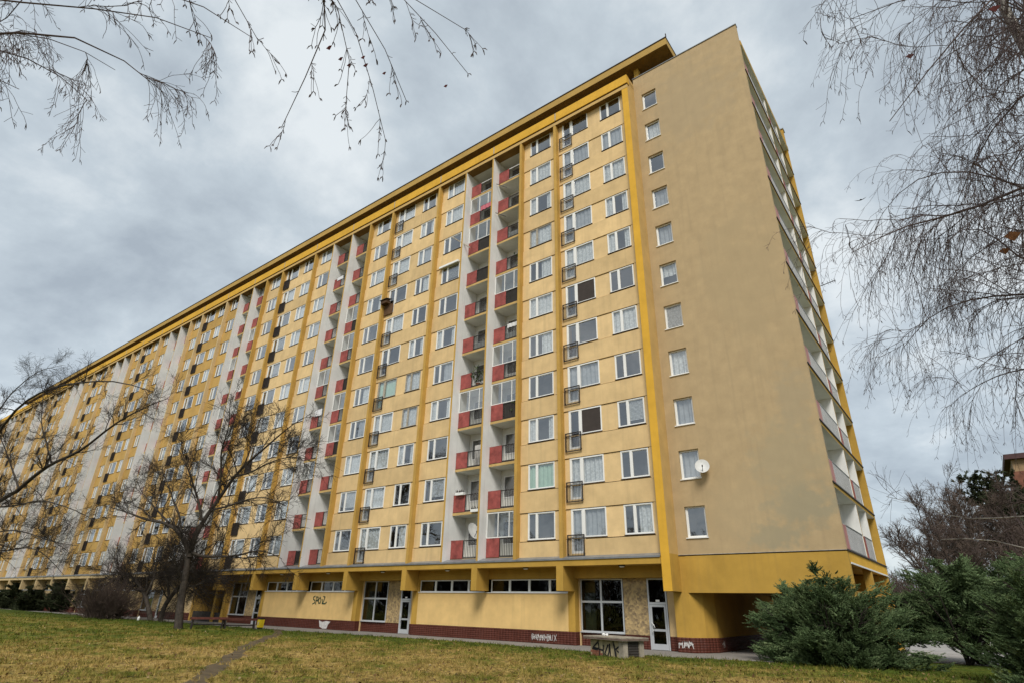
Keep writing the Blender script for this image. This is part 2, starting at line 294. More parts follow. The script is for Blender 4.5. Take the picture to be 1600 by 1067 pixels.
def tubes(sets, S=4):
    """sets: list of (P (N,K,3), R (N,K)); gives verts and quads of all tubes"""
    VV, FF, off = [], [], 0
    for P, R in sets:
        P = np.asarray(P, float); N, K, _ = P.shape
        if N == 0: continue
        T = np.gradient(P, axis=1); T /= np.linalg.norm(T, axis=2, keepdims=True)+1e-9
        mt = T.mean(1); ref = np.where((np.abs(mt[:, 2:3]) > 0.8), np.array([[1., 0.1, 0]]), np.array([[0.05, 0, 1.]]))[:, None, :]
        U = np.cross(T, ref); U /= np.linalg.norm(U, axis=2, keepdims=True)+1e-9; W = np.cross(T, U)
        a = np.arange(S)*2*np.pi/S
        V = P[:, :, None, :] + R[:, :, None, None]*(np.cos(a)[None, None, :, None]*U[:, :, None, :] + np.sin(a)[None, None, :, None]*W[:, :, None, :])
        VV.append(V.reshape(-1, 3))
        n = np.arange(N)[:, None, None]*K*S; k = np.arange(K-1)[None, :, None]*S; s = np.arange(S)[None, None, :]; s2 = (s+1) % S
        F = np.stack([n+k+s, n+k+s2, n+k+S+s2, n+k+S+s], -1).reshape(-1, 4)
        FF.append(F+off); off += N*K*S
    return np.concatenate(VV), np.concatenate(FF)
def nrm(a): return a/(np.linalg.norm(a, axis=-1, keepdims=True)+1e-9)
def resample(pts, K):
    pts = np.asarray(pts, float); d = np.concatenate([[0], np.cumsum(np.linalg.norm(np.diff(pts, axis=0), axis=1))]); t = np.linspace(0, d[-1], K)
    o = np.stack([np.interp(t, d, pts[:, i]) for i in range(3)], 1)
    for _ in range(2): o[1:-1] = (o[:-2]+2*o[1:-1]+o[2:])/4
    return o
def grow(P, R, n, length, tmin=0.25, ang=(0.5, 1.1), up=0.15, wig=0.25, grav=0.0, K=6, rfac=0.6, rend=0.004, taper=0.5, tmax=1.0):
    """n branches off every polyline: start points along it, random turn away from it, a wandering course"""
    P = np.asarray(P, float); R = np.asarray(R, float); N, K0, _ = P.shape
    t = RNG.uniform(tmin, tmax, (N, n)); x = t*(K0-1); i = np.minimum(x.astype(int), K0-2); fr = (x-i)[..., None]
    idx = np.arange(N)[:, None]
    p0 = P[idx, i]*(1-fr)+P[idx, i+1]*fr; tan = nrm(P[idx, i+1]-P[idx, i]); r0 = R[idx, i]*(1-fr[..., 0])+R[idx, i+1]*fr[..., 0]
    rp = nrm(np.cross(tan, RNG.normal(size=(N, n, 3)))); a = RNG.uniform(*ang, (N, n, 1))
    d = nrm(tan*np.cos(a)+rp*np.sin(a)+np.array([0, 0, up])); L = length*RNG.uniform(0.55, 1.15, (N, n, 1))*(1-taper*(t[..., None]-tmin)/(1-tmin+1e-6))
    p0 = p0.reshape(-1, 3); d = d.reshape(-1, 3); L = L.reshape(-1, 1); r0 = r0.reshape(-1)
    out = [p0]; step = L/(K-1)
    for _ in range(K-1):
        d = nrm(d+RNG.normal(size=d.shape)*wig+np.array([0, 0, grav])); out.append(out[-1]+d*step)
    P2 = np.stack(out, 1); rs = np.maximum(np.minimum(r0*rfac, L[:, 0]*0.02+0.002), rend)
    R2 = rs[:, None]*(1-np.linspace(0, 1, K)[None])+rend*np.linspace(0, 1, K)[None]
    return P2, R2
def limb_set(limbs, K=12):
    """limbs: list of (points, r_start, r_end)"""
    P = np.stack([resample(a[0], K) for a in limbs]); R = np.stack([np.linspace(a[1], a[2], K) for a in limbs]); return P, R

# ------------------------------------------------------------------ the ground
G = 0.15
def lawn_z(x, y):
    x = np.asarray(x, float); y = np.asarray(y, float)
    b = 0.035*np.sin(x*0.55+1.3)*np.cos(y*0.47)+0.025*np.sin(x*1.7+y*1.1)+0.015*np.sin(y*2.9-x*2.3)
    f = np.clip((-2.2-y)/2.0, 0, 1)
    return G+0.03+b*f*0.9+0.05*f
PAVE = [(-200, -1.2), (-95, -0.6), (-60, -2.4), (-36, -3.1), (-29, -3.5), (-26.2, -3.2), (-21, -2.55), (-16, -2.05), (-10.2, -1.7), (-6, -2.2), (-3.5, -2.6), (0.5, -2.35), (3.4, -1.5), (6.5, -1.2), (8.4, -0.6), (9.0, 2), (9.3, 12), (10, 32), (10, 60)]
def pave_edge(x): return np.interp(x, [p[0] for p in PAVE[:15]], [p[1] for p in PAVE[:15]])
def build_ground():
    mb = MB(); mb.face([(-1500, -600, 0.05), (900, -600, 0.05), (900, 1500, 0.05), (-1500, 1500, 0.05)], 0)
    g = mb.build('ground', ['lawn'], None, (0, 0, 0.05)); g['kind'] = 'structure'
    xs = np.concatenate([np.linspace(-200, -62, 60), np.linspace(-60, 18, 200), np.linspace(20, 60, 20)]); tt = np.linspace(0, 1, 110)**1.5
    V = []
    for x in xs:
        y0 = float(pave_edge(x)) if x < 8.4 else 30.0
        ys = y0-tt*(y0+60); V.append(np.stack([np.full_like(ys, x), ys, lawn_z(x, ys)], 1))
    V = np.concatenate(V); n = len(tt); F = np.array([(i*n+j, i*n+j+1, (i+1)*n+j+1, (i+1)*n+j) for i in range(len(xs)-1) for j in range(n-1)])
    lw = link('lawn', np_mesh('lawn', V, F, ['lawn'], smooth=True)); lw['kind'] = 'structure'
    mb = MB()
    pts = PAVE
    for (xa, ya), (xb, yb) in zip(pts[:14], pts[1:15]):
        mb.hexa([(xa, ya, 0.0), (xb, yb, 0.0), (xb, 3.0, 0.0), (xa, 3.0, 0.0), (xa, ya, G), (xb, yb, G), (xb, 3.0, G), (xa, 3.0, G)], 0)
    mb.box(8.4, 8.41, 2.9, 3, 0, G)
    p = mb.build('pavement', ['asphalt'], None, (0, 0, 0)); p['kind'] = 'structure'
    mb = MB(); mb.box(0.6, 8.2, 3.0, 30, 0, G-0.004); mb.box(8.2, 12.6, 4.2, 60, 0.02, G+0.055)
    p = mb.build('side_path', [surf('light_path', (0.34, 0.32, 0.30), 0.18, 0.8, 0.4, 60)], None, (8, 10, 0)); p['kind'] = 'structure'
    # the trodden track across the lawn
    tr = resample([(-26.6, -2.9, 0), (-21, -6.4, 0), (-15.7, -10.9, 0), (-9.0, -15.7, 0), (-3.8, -19.3, 0), (1.5, -23.2, 0), (6, -27, 0)], 70)
    V = []
    for i, q in enumerate(tr):
        t = tr[min(i+1, 69)]-tr[max(i-1, 0)]; nn = np.array([-t[1], t[0]])/np.hypot(t[0], t[1]); w = 0.34+0.10*math.sin(i*0.9)+0.05*math.sin(i*2.3+1)
        for k in (-1, -0.5, 0.5, 1):
            x, y = q[:2]+nn*w*k; V.append((x, y, float(lawn_z(x, y))+(0.012 if abs(k) < 1 else -0.01)))
    F = [(i*4+k, i*4+k+1, i*4+k+5, i*4+k+4) for i in range(69) for k in range(3)]
    d = link('dirt_track', np_mesh('dirt_track', V, F, ['dirt'], smooth=True)); d['kind'] = 'structure'
    return tr
TRACK = build_ground()

# ------------------------------------------------------------------ the apartment building
M = 5.9375; H = 2.8; F1 = 4.35; NM = 26; PY = 0.40      # module, storey, first floor, modules, Y of the bay panels
ZF = 34.73; FLOORS = range(1, 12)
def fl(k): return F1+H*(k-1)
XS = -8*M-2.9                                            # where the orange block begins (left of a loggia fin)
near_b = thing('apartment_building', 'pale yellow end of the long panel block, with red loggia panels and blank tan wall', 'apartment building', (-22, 6, G))
far_b = thing('apartment_building', 'orange continuation of the panel block with light tan pilasters, receding behind the bare trees', 'apartment building', (-100, 6, G))
def bld(x): return near_b if x > XS+0.01 else far_b
_cache = {}
def shared(key, fn):
    if key not in _cache: _cache[key] = fn()
    return _cache[key]

# --- windows
def frame_two(w, h, div, mats=('frame', 'glass'), far=False, sill=True):
    mb = MB(); a = 0.055; b = 0.055; y0, y1 = -0.02, 0.06
    mb.box(0, a, y0, y1, 0, h); mb.box(w-a, w, y0, y1, 0, h); mb.box(a, w-a, y0, y1, 0, a); mb.box(a, w-a, y0, y1, h-a, h)
    mb.box(div-b, div+b, y0, y1, a, h-a)
    for s0, s1 in ((a, div-b), (div+b, w-a)):            # sash edges, a little behind
        mb.box(s0, s0+0.03, y0+0.02, y1, a, h-a); mb.box(s1-0.03, s1, y0+0.02, y1, a, h-a); mb.box(s0+0.03, s1-0.03, y0+0.02, y1, a, a+0.03); mb.box(s0+0.03, s1-0.03, y0+0.02, y1, h-a-0.03, h-a)
    if sill: mb.box(-0.03, w+0.03, -0.09, 0.0, -0.035, -0.003, 2)
    if far:
        mb.face([(a, 0.02, a), (w-a, 0.02, a), (w-a, 0.02, h-a), (a, 0.02, h-a)], 1)
        if far == 'lace': mb.face([(a, 0.1, a), (w-a, 0.1, a), (w-a, 0.1, h-a), (a, 0.1, h-a)], 3)
    return mb
def pane_mesh(w, h): 
    mb = MB(); mb.face([(0, 0, 0), (w, 0, 0), (w, 0, h), (0, 0, h)]); return mb.mesh('pane', ['glass'])
def curtain_mesh(w, h, kind):
    mb = MB(); n = max(4, int(w/0.09)); pts = [(i*w/n, 0.03*math.sin(i*2.1)+0.012*math.sin(i*5.3+w)) for i in range(n+1)]
    mk = {'lace': 'lace', 'grey': 'greycurtain', 'green': 'greencurtain', 'screen': 'screen', 'blind': 'lace'}[kind]
    if kind == 'screen': mb.face([(0, 0, 0), (w, 0, 0), (w, 0, h), (0, 0, h)])
    elif kind == 'blind':
        n = int(h/0.07)
        for i in range(n): mb.face([(0, -0.02, i*0.07), (w, -0.02, i*0.07), (w, 0.02, i*0.07+0.06), (0, 0.02, i*0.07+0.06)])
    else:
        for (xa, ya), (xb, yb) in zip(pts, pts[1:]): mb.face([(xa, ya, 0), (xb, yb, 0), (xb, yb, h), (xa, ya, h)])
    return mb.mesh('curtain', [mk])
RW = random.Random(5)
WDIV = {'B': (1.86, 0.60), 'R': (1.60, 0.60), 'E': (1.90, 0.62)}
def put_curtain(win, x, z, w, h, kind, y=PY+0.11):
    me = shared(('cur', round(w, 2), round(h, 2), kind), lambda: curtain_mesh(w, h, kind)); link('curtain', me, win, (x, y, z))
def curtain_choice():
    r = RW.random(); return 'lace' if r < 0.50 else 'grey' if r < 0.66 else None if r < 0.93 else 'blind'
def add_window(x, z, typ, far, spec=None):
    """x left edge, z sill height; typ B, R, E (two sashes) or F (French door and window)"""
    par = bld(x); h = 1.48; cur = spec if spec is not None else curtain_choice()
    if far: far = 'lace' if cur in ('lace', 'blind', 'grey') else 'none'
    fm = 'oldframe' if spec == 'old' else 'frame'
    if spec == 'old': cur = 'green' if typ == 'F' else 'lace'
    if typ == 'F':
        w, dv, dz = 2.17, 0.80, -0.80
        def mk():
            mb = MB(); a = 0.07; y0, y1 = -0.035, 0.06
            mb.box(0, a, y0, y1, dz, h); mb.box(a, dv-0.08, y0, y1, dz, dz+0.12); mb.box(a, dv-0.08, y0, y1, h-a, h); mb.box(dv-0.08, dv+0.08, y0, y1, dz, h)
            mb.box(a, a+0.06, y0+0.015, y1, dz+0.12, h-a); mb.box(dv-0.14, dv-0.08, y0+0.015, y1, dz+0.12, h-a)
            mb.box(dv+0.08, w-a, y0, y1, 0, a); mb.box(dv+0.08, w-a, y0, y1, h-a, h); mb.box(w-a, w, y0, y1, 0, h); mb.box(dv+0.08, w+0.03, -0.09, -0.036, -0.035, -0.003, 2)
            if far:
                mb.face([(a, 0.02, dz), (dv, 0.02, dz), (dv, 0.02, h-a), (a, 0.02, h-a)], 1); mb.face([(dv, 0.02, a), (w-a, 0.02, a), (w-a, 0.02, h-a), (dv, 0.02, h-a)], 1)
            return mb.mesh('window', [fm, 'glass', 'joint', 'lace'])
        win = link('window', shared(('F', far, fm), mk), par, (x, PY, z))
        if far: return win
        link('pane', shared('Fp1', lambda: pane_mesh(dv-0.08-0.13-0.06+0.0, h-dz-0.19)), win, (x+0.13, PY+0.02, z+dz+0.12))
        link('pane', shared('Fp2', lambda: pane_mesh(w-0.07-dv-0.08, h-0.14)), win, (x+dv+0.08, PY+0.02, z+0.07))
        if cur == 'lace' or cur == 'green' or cur == 'grey':
            put_curtain(win, x+0.05, z+dz+0.02, 0.78, h-dz-0.04, cur); put_curtain(win, x+dv+0.02, z+0.02, w-dv-0.05, h-0.04, cur)
        elif cur == 'screen': put_curtain(win, x+dv+0.08, z+0.07, w-0.07-dv-0.08, h-0.14, 'screen', PY-0.005)
        elif cur == 'blind': put_curtain(win, x+dv+0.08, z+0.4, w-0.07-dv-0.08, h-0.4, 'blind', PY+0.08)
        return win
    w, dv = WDIV[typ]
    win = link('window', shared((typ, far, fm), lambda: frame_two(w, h, dv, far=far).mesh('window', [fm, 'glass', 'joint', 'lace'])), par, (x, PY, z))
    if far: return win
    link('pane', shared((typ, 'p1'), lambda: pane_mesh(dv-0.075-0.10-0.03, h-0.2)), win, (x+0.10, PY+0.02, z+0.10))
    link('pane', shared((typ, 'p2'), lambda: pane_mesh(w-dv-0.075-0.13, h-0.2)), win, (x+dv+0.105, PY+0.02, z+0.10))
    if cur == 'screen': put_curtain(win, x+0.08, z+0.08, w-0.16, h-0.16, 'screen', PY+0.05)
    elif cur == 'blind': put_curtain(win, x+dv, z+0.3, w-dv-0.05, h-0.32, 'blind', PY+0.08)
    elif cur in ('lace', 'grey', 'green'):
        full = RW.random()
        if full < 0.6: put_curtain(win, x+0.04, z+0.03, w-0.08, h-0.05, cur)
        elif full < 0.8: put_curtain(win, x+w*0.5, z+0.03, w*0.46, h-0.05, cur)
        else: put_curtain(win, x+0.05, z+0.03, 0.5, h-0.05, cur); put_curtain(win, x+w-0.45, z+0.03, 0.4, h-0.05, cur)
    return win

# --- French balcony railing, standing in front of the door
def railing_mesh(solid=False):
    mb = MB(); w, h = 1.06, 1.10
    for x in (0, w-0.05): mb.box(x, x+0.05, -0.025, 0.025, 0, h); mb.box(x+0.01, x+0.04, 0.025, 0.12, 0.1, 0.14); mb.box(x+0.01, x+0.04, 0.025, 0.12, 0.9, 0.94)
    mb.box(0.05, w-0.05, -0.02, 0.02, 0, 0.05); mb.box(0.05, w-0.05, -0.025, 0.025, h-0.05, h); mb.box(0.05, w-0.05, -0.012, 0.012, h-0.19, h-0.165)
    for i in range(10):
        x = 0.05+(i+0.6)*(w-0.1)/10.2; mb.box(x-0.008, x+0.008, -0.008, 0.008, 0.05, h-0.05)
    if solid: mb.box(0.05, w-0.05, 0.012, 0.02, 0.06, h-0.06)
    return mb.mesh('railing', ['rail'])
# --- loggia
def loggia_mesh(w, far):
    mb = MB(); yb = 1.12 if far else 1.30; h = H
    mb.box(0, w, 0, yb, -0.02, 0.15, 1, {'f': 1, 'd': 2, 't': 2})
    dw = min(0.85, w*0.3); x0 = w-0.25-dw
    # rear wall left open for the door and the window
    wx0, wx1 = 0.25, x0-0.12
    mb.box(0, wx0, yb, yb+0.1, 0.15, h-0.02); mb.box(wx0, wx1, yb, yb+0.1, 0.15, 1.0); mb.box(wx0, wx1, yb, yb+0.1, 2.4, h-0.02); mb.box(wx1, x0, yb, yb+0.1, 0.15, h-0.02)
    mb.box(x0, x0+dw, yb, yb+0.1, 2.4, h-0.02); mb.box(x0+dw, w, yb, yb+0.1, 0.15, h-0.02)
    for a, b, z0 in ((wx0, wx1, 1.0), (x0, x0+dw, 0.16)):
        f = 0.07; mb.box(a, a+f, yb-0.02, yb+0.05, z0, 2.4, 3); mb.box(b-f, b, yb-0.02, yb+0.05, z0, 2.4, 3); mb.box(a+f, b-f, yb-0.02, yb+0.05, 2.33, 2.4, 3); mb.box(a+f, b-f, yb-0.02, yb+0.05, z0, z0+f, 3)
        mb.face([(a+f, yb+0.02, z0+f), (b-f, yb+0.02, z0+f), (b-f, yb+0.02, 2.33), (a+f, yb+0.02, 2.33)], 4)
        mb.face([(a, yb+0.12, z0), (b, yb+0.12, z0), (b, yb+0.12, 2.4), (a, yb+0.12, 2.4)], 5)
    if far:
        mb.box(0.02, 1.02, 0.0, 0.05, 0.20, 1.24, 6); mb.box(1.03, w-0.02, 0.01, 0.04, 0.22, 1.24, 7)
    return mb.mesh('loggia', ['ceil', 'slabedge', 'ceil', 'frame', 'glass', 'dark', 'red', 'rail'])
def loggia_rail_mesh(w, kind):
    mb = MB(); z0, z1 = 0.22, 1.24; m = 1 if kind == 'white' else 0
    mb.box(0, w, 0.0, 0.05, z1-0.05, z1, m); mb.box(0, w, 0.01, 0.04, z0, z0+0.04, m); mb.box(0, 0.04, 0, 0.05, z0+0.04, z1-0.05); mb.box(w-0.04, w, 0, 0.05, z0+0.04, z1-0.05)
    n = int(w/0.14)
    for i in range(n): x = 0.06+(i+0.5)*(w-0.12)/n; mb.box(x-0.012, x+0.012, 0.015, 0.035, z0+0.04, z1-0.05)
    mb.box(0, w, -0.005, 0.03, 0.16, z0-0.01)
    if kind == 'wire': mb.box(0.05, w-0.05, 0.04, 0.048, z0+0.05, z0+0.45, 2)
    if kind == 'board': mb.box(0.05, w-0.05, 0.04, 0.05, z0+0.05, z1-0.06, 3)
    return mb.mesh('railing', ['rail', 'frame', 'wire', 'dark'])
def glazing_mesh(w):
    mb = MB(); z0, z1 = 1.26, 2.74; f = 0.05
    mb.box(0, w, 0, 0.06, z0, z0+f); mb.box(0, w, 0, 0.06, z1-f, z1)
    n = 3
    for i in range(n+1):
        x = i*(w-f)/n; mb.box(x, x+f, 0, 0.06, z0+f, z1-f)
    mb.face([(f, 0.03, z0+f), (w-f, 0.03, z0+f), (w-f, 0.03, z1-f), (f, 0.03, z1-f)], 1)
    return mb.mesh('glazing', ['frame', 'glass'])
GLAZED = {('C', 0): {7: 1, 5: 1, 4: 1, 1: 1}, ('D', 0): {10: 1, 9: 1, 4: 1}, ('D', 1): {3: 1, 6: 1}, ('C', 1): {5: 1, 4: 1, 8: 1, 7: 1}}
RB = random.Random(21)
def add_loggia(xl, xr, k, col, per, far):
    w = xr-xl; z = fl(k); par = bld(xl); y = 0.88 if far else 0.70
    lo = link('loggia', shared(('log', round(w, 2), far), lambda: loggia_mesh(w, far)), par, (xl, y, z))
    if far: return
    def pm():
        mb = MB(); mb.box(0, 1.0, 0, 0.045, 0, 1.06); mb.box(-0.01, 1.01, -0.008, 0.053, 1.06, 1.085, 1); mb.box(0, 1.0, 0.0, 0.04, -0.03, -0.002, 2); mb.box(0, 1.0, -0.012, -0.002, 0.0, 0.05, 1); return mb.mesh('balustrade_panel', ['red', 'red', 'rail'])
    p = link('balustrade_panel', shared('redpanel', pm), lo, (xl+0.02, y-0.002, z+0.17))
    kind = RB.choice(['bars', 'bars', 'wire', 'board', 'bars', 'bars'])
    if col == 'C' and per == 0: kind = {11: 'white', 10: 'bars', 9: 'wire', 8: 'bars', 1: 'bars', 2: 'bars', 3: 'bars'}.get(k, kind)
    if col == 'D' and per == 0: kind = {11: 'white', 9: 'board', 1: 'bars', 2: 'bars'}.get(k, kind)
    wr = w-1.04
    link('railing', shared(('lr', round(wr, 2), kind), lambda: loggia_rail_mesh(wr, kind)), lo, (xl+1.03, y, z))
    if GLAZED.get((col, per), {}).get(k) or (per > 1 and RB.random() < 0.25):
        link('glazing', shared(('gl', round(w, 2)), lambda: glazing_mesh(w)), lo, (xl, y+0.01, z))

# --- bays
def spandrel_mesh(w, notch, mk):
    mb = MB(); z0, z1 = -0.315, 0.875; y0, y1 = -0.055, 0.2
    if notch is None: mb.box(0, w, y0, y1, z0, z1)
    else:
        a, b = notch; zn = 0.17
        mb.box(0, a, y0, y1, z0, z1); mb.box(a, b, y0, y1, z0, zn); mb.box(b, w, y0, y1, z0, z1)
    return mb.mesh('spandrel_panel', [mk])
def infill_mesh(w, holes, mk, low=None):
    mb = MB(); z0, z1 = 0.92, 2.45; x = 0
    for a, b in holes:
        if a-x > 0.01: mb.box(x, a, 0, 0.18, z0, z1)
        mb.box(a, b, 0.0, 0.18, z0, 0.966); x = b
    if w-x > 0.01: mb.box(x, w, 0, 0.18, z0, z1)
    return mb.mesh('wall_panel', [mk])
def do_bay(xl, xr, wins, far, per, bay):
    par = bld(xl); near = par is near_b; mk, mi = ('spandrel', 'infill') if near else ('ospan', 'ospan'); w = xr-xl
    fr = [a for a in wins if a[1] == 'F']
    notch = (fr[0][0]-xl, fr[0][0]-xl+0.80) if fr else None
    holes = []
    for x, t in wins: holes.append((x-xl, x-xl+(2.17 if t == 'F' else WDIV[t][0])))
    mb = MB()
    mb.face([(xl, PY+0.19, F1-0.3), (xr, PY+0.19, F1-0.3), (xr, PY+0.19, F1), (xl, PY+0.19, F1)])
    for k in FLOORS:
        z = fl(k)
        zz = 0.0 if k > 1 else 0.0
        link('spandrel_panel', shared(('sp', round(w, 2), notch and round(notch[0], 2), mk), lambda: spandrel_mesh(w, notch, mk)), par, (xl, PY, z))
        link('wall_panel', shared(('in', round(w, 2), tuple(round(h[0], 2) for h in holes), mi), lambda: infill_mesh(w, holes, mi)), par, (xl, PY, z))
        # the dark joint behind the panel edges
        for zj in (z+0.86, z+2.42): mb.face([(xl, PY+0.03, zj), (xr, PY+0.03, zj), (xr, PY+0.03, zj+0.07), (xl, PY+0.03, zj+0.07)] if zj > z+2 or not fr else [(xl+notch[1], PY+0.03, zj), (xr, PY+0.03, zj), (xr, PY+0.03, zj+0.07), (xl+notch[1], PY+0.03, zj+0.07)])
        for x, t in wins:
            spec = SPECIAL.get((per, bay, t, k))
            add_window(x, z+0.97, t, far, spec)
            if t == 'F' and not (per == 1 and k == 8): link('railing', shared(('frail', per > 1), lambda: railing_mesh(per > 1)), par, (x-0.2, PY-0.14, z+0.02))
    mb.face([(xl, 1.5, F1), (xr, 1.5, F1), (xr, 1.5, 35.2), (xl, 1.5, 35.2)], 1)
    for k in FLOORS: z = fl(k); mb.face([(xl, PY+0.19, z+0.05), (xr, PY+0.19, z+0.05), (xr, 1.5, z+0.05), (xl, 1.5, z+0.05)], 1)
    mb.build('room_backing', ['joint', 'room'], par)
SPECIAL = {(0, 'A', 'F', 6): 'screen', (0, 'A', 'R', 6): 'screen', (0, 'A', 'F', 3): 'screen', (0, 'B', 'B', 8): 'old', (0, 'A', 'R', 1): 'lace', (0, 'A', 'F', 2): 'lace', (0, 'B', 'B', 2): 'green', (0, 'A', 'R', 7): 'lace', (0, 'A', 'F', 7): 'lace', (0, 'A', 'R', 8): 'lace', (0, 'B', 'B', 7): 'lace', (0, 'B', 'B', 6): 'lace',
           (1, 'A', 'F', 5): 'old', (1, 'A', 'R', 5): 'old', (1, 'A', 'R', 4): 'old', (0, 'A', 'F', 11): 'none', (0, 'A', 'R', 11): 'none', (0, 'A', 'F', 4): 'grey', (0, 'B', 'B', 11): 'none', (0, 'B', 'B', 1): 'none', (0, 'E', 'E', 1): 'none'}
NEARM = 9
def far_z(z): return z
pil_near, pil_far = 'pilaster', 'opil'
def pilaster(g, wd=0.22, z0=F1-0.1, front=None):
    par = bld(g-0.1); mk = front or (pil_near if par is near_b else pil_far); mb = MB(); mb.box(g-wd, g, 0.0, PY+0.2, z0, ZF); mb.build('pilaster', [mk], par)
def fin(xl, xr):
    par = bld(xl); mk = pil_near if par is near_b else pil_far; mb = MB()
    mb.box(xl, xr, 0.0, 2.2, F1-0.1, ZF, 1, {'f': 0}); mb.build('loggia_partition', [mk, 'white'], par)
for m in range(NM):
    X0 = -M*m; per = m//3; far = m >= NEARM; typ = m % 3
    if m > 0: pilaster(X0) if typ != 2 else None
    if typ == 0:
        xr = X0-0.22 if m else -0.44
        do_bay(X0-M+0.0, xr if m == 0 else X0-0.22, [(X0-5.61, 'F'), (X0-2.42, 'R')], far, per, 'A')
    elif typ == 1:
        do_bay(X0-3.146, X0-0.22, [(X0-2.58, 'B')], far, per, 'B')
        pilaster(X0-3.146, 0.20)
        mb = MB(); mb.box(X0-3.336, X0-3.156, PY+0.2, 2.2, F1-0.1, ZF-0.01); mb.build('loggia_partition', ['white'], bld(X0-3.4))
        for k in FLOORS: add_loggia(X0-M+0.01, X0-3.346, k, 'C', per, far)
        fin(X0-M-0.14, X0-M)
    else:
        for k in FLOORS: add_loggia(X0-2.9+0.01, X0-0.15, k, 'D', per, far)
        fin(X0-3.05, X0-2.9)
        do_bay(X0-M, X0-3.05, [(X0-5.34, 'E')], far, per, 'E')
    # ledge, its beam and its brackets
    par = bld(X0-M/2); near = par is near_b
    xl, xr = X0-M, X0 if m else -0.46
    mb = MB(); mb.hexa([(xl, -0.07, 4.24), (xr, -0.07, 4.24), (xr, PY+0.1, 4.30), (xl, PY+0.1, 4.30), (xl, -0.07, 4.275), (xr, -0.07, 4.275), (xr, PY+0.1, 4.46), (xl, PY+0.1, 4.46)], 0)
    mb.box(xl+0.012, xl+0.03, -0.072, 0.3, 4.24, 4.30); mb.box(xl, xr, -0.072, -0.045, 4.19, 4.239)
    if typ: 
        a, b = (X0-M, X0-3.35) if typ == 1 else (X0-2.9, X0-0.15)
        mb.box(a, b, PY+0.1, 0.72, 4.2, 4.40)
    mb.build('ledge_flashing', ['sheet'], par)
    mb = MB(); mb.box(xl, xr, -0.02, 1.4, 3.90, 4.20); mb.build('edge_beam', ['ochre' if near else 'opil'], par)
    if m > 0: mb = MB(); mb.box(X0-0.43, X0, -0.025, 1.1, 2.7, 3.9); mb.build('bracket', ['ochre' if near else 'opil'], par)
    # fascia at the top
    mb = MB(); mb.box(xl+0.02, xr-0.02 if m else 0.02, -0.05, 0.3, 35.13, 35.88); mb.build('fascia_panel', ['bright'], par)
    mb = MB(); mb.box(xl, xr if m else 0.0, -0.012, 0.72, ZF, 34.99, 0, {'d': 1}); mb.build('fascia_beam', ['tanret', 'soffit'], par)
    mb = MB(); mb.box(xl, xr, 0.3, 0.35, 35.0, 35.85); mb.box(xl, xr if m else 0.0, 0.03, 0.3, 34.995, 35.125); mb.build('fascia_backing', ['joint'], par)
    mb = MB(); mb.box(X0-0.1 if m else 0.02, X0+0.25 if m else 0.37, 1.34, 1.7, 35.5, 37.575); mb.build('roof_post', ['ochre'], par)
# joint covers on the fascia
for m in range(1, NM):
    mb = MB(); mb.box(-M*m-0.045, -M*m+0.045, -0.065, -0.051, 35.15, 35.86); mb.build('joint_cover', ['oldframe'], bld(-M*m))
# corner pilaster with the bright front
mb = MB(); mb.box(-0.44, 0.0, 0.0, 1.085, 4.35, 35.0, 0, {'f': 0, 'r': 1, 'l': 1}); mb.box(-0.44, 0.0, 0.0, 1.2, 2.7, 4.349, 0, {'f': 0, 'r': 2, 'l': 2, 'd': 3})
mb.box(-0.44, 0.0, 0.31, 1.085, 35.0, 35.9, 1); mb.build('corner_pilaster', ['bright', 'tanret', 'ochre', 'joint'], near_b)
mb = MB(); mb.box(-0.745, -0.45, PY-0.035, PY-0.019, 4.47, ZF-0.02); mb.build('pale_band', ['infill'], near_b)

# the roof canopy on its posts
def canopy(xl, xr, par):
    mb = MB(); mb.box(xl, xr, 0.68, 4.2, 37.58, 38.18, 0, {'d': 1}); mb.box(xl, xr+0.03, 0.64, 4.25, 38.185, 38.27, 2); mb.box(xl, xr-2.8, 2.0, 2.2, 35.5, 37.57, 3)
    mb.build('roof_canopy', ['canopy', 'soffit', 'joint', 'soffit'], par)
    mb = MB(); mb.box(xl, xr if par is far_b else 0.0, 0.3, 12.9, 35.3, 35.6); mb.build('roof', ['sheet'], par)
canopy(XS, 2.85, near_b); canopy(-23*M, XS-0.002, far_b)
mb = MB(); mb.box(2.80, 2.86, 0.80, 0.86, 38.33, 38.75, 0); mb.build('roof_vent_pipe', ['rail'], near_b)

# --- body behind the facade
mb = MB(); mb.box(XS, 0.0, 12.9, 13.2, G, 36.0); mb.box(XS, -1.0, 2.25, 2.4, F1, 35.3, 0); mb.box(XS, -0.5, 0.73, 2.24, 34.78, 34.98, 1); mb.build('wall', ['ospan', 'ceil'], near_b)
mb = MB(); mb.box(-NM*M-0.3, XS, 12.9, 13.2, G, 36.0); mb.box(-NM*M-0.3, XS, 2.25, 2.4, F1, 35.3); mb.box(-NM*M-0.3, XS, 0.73, 2.24, 34.78, 34.98); mb.box(-NM*M-0.3, -NM*M, 0, 12.9, G, 36.0); mb.build('wall', ['ospan'], far_b)

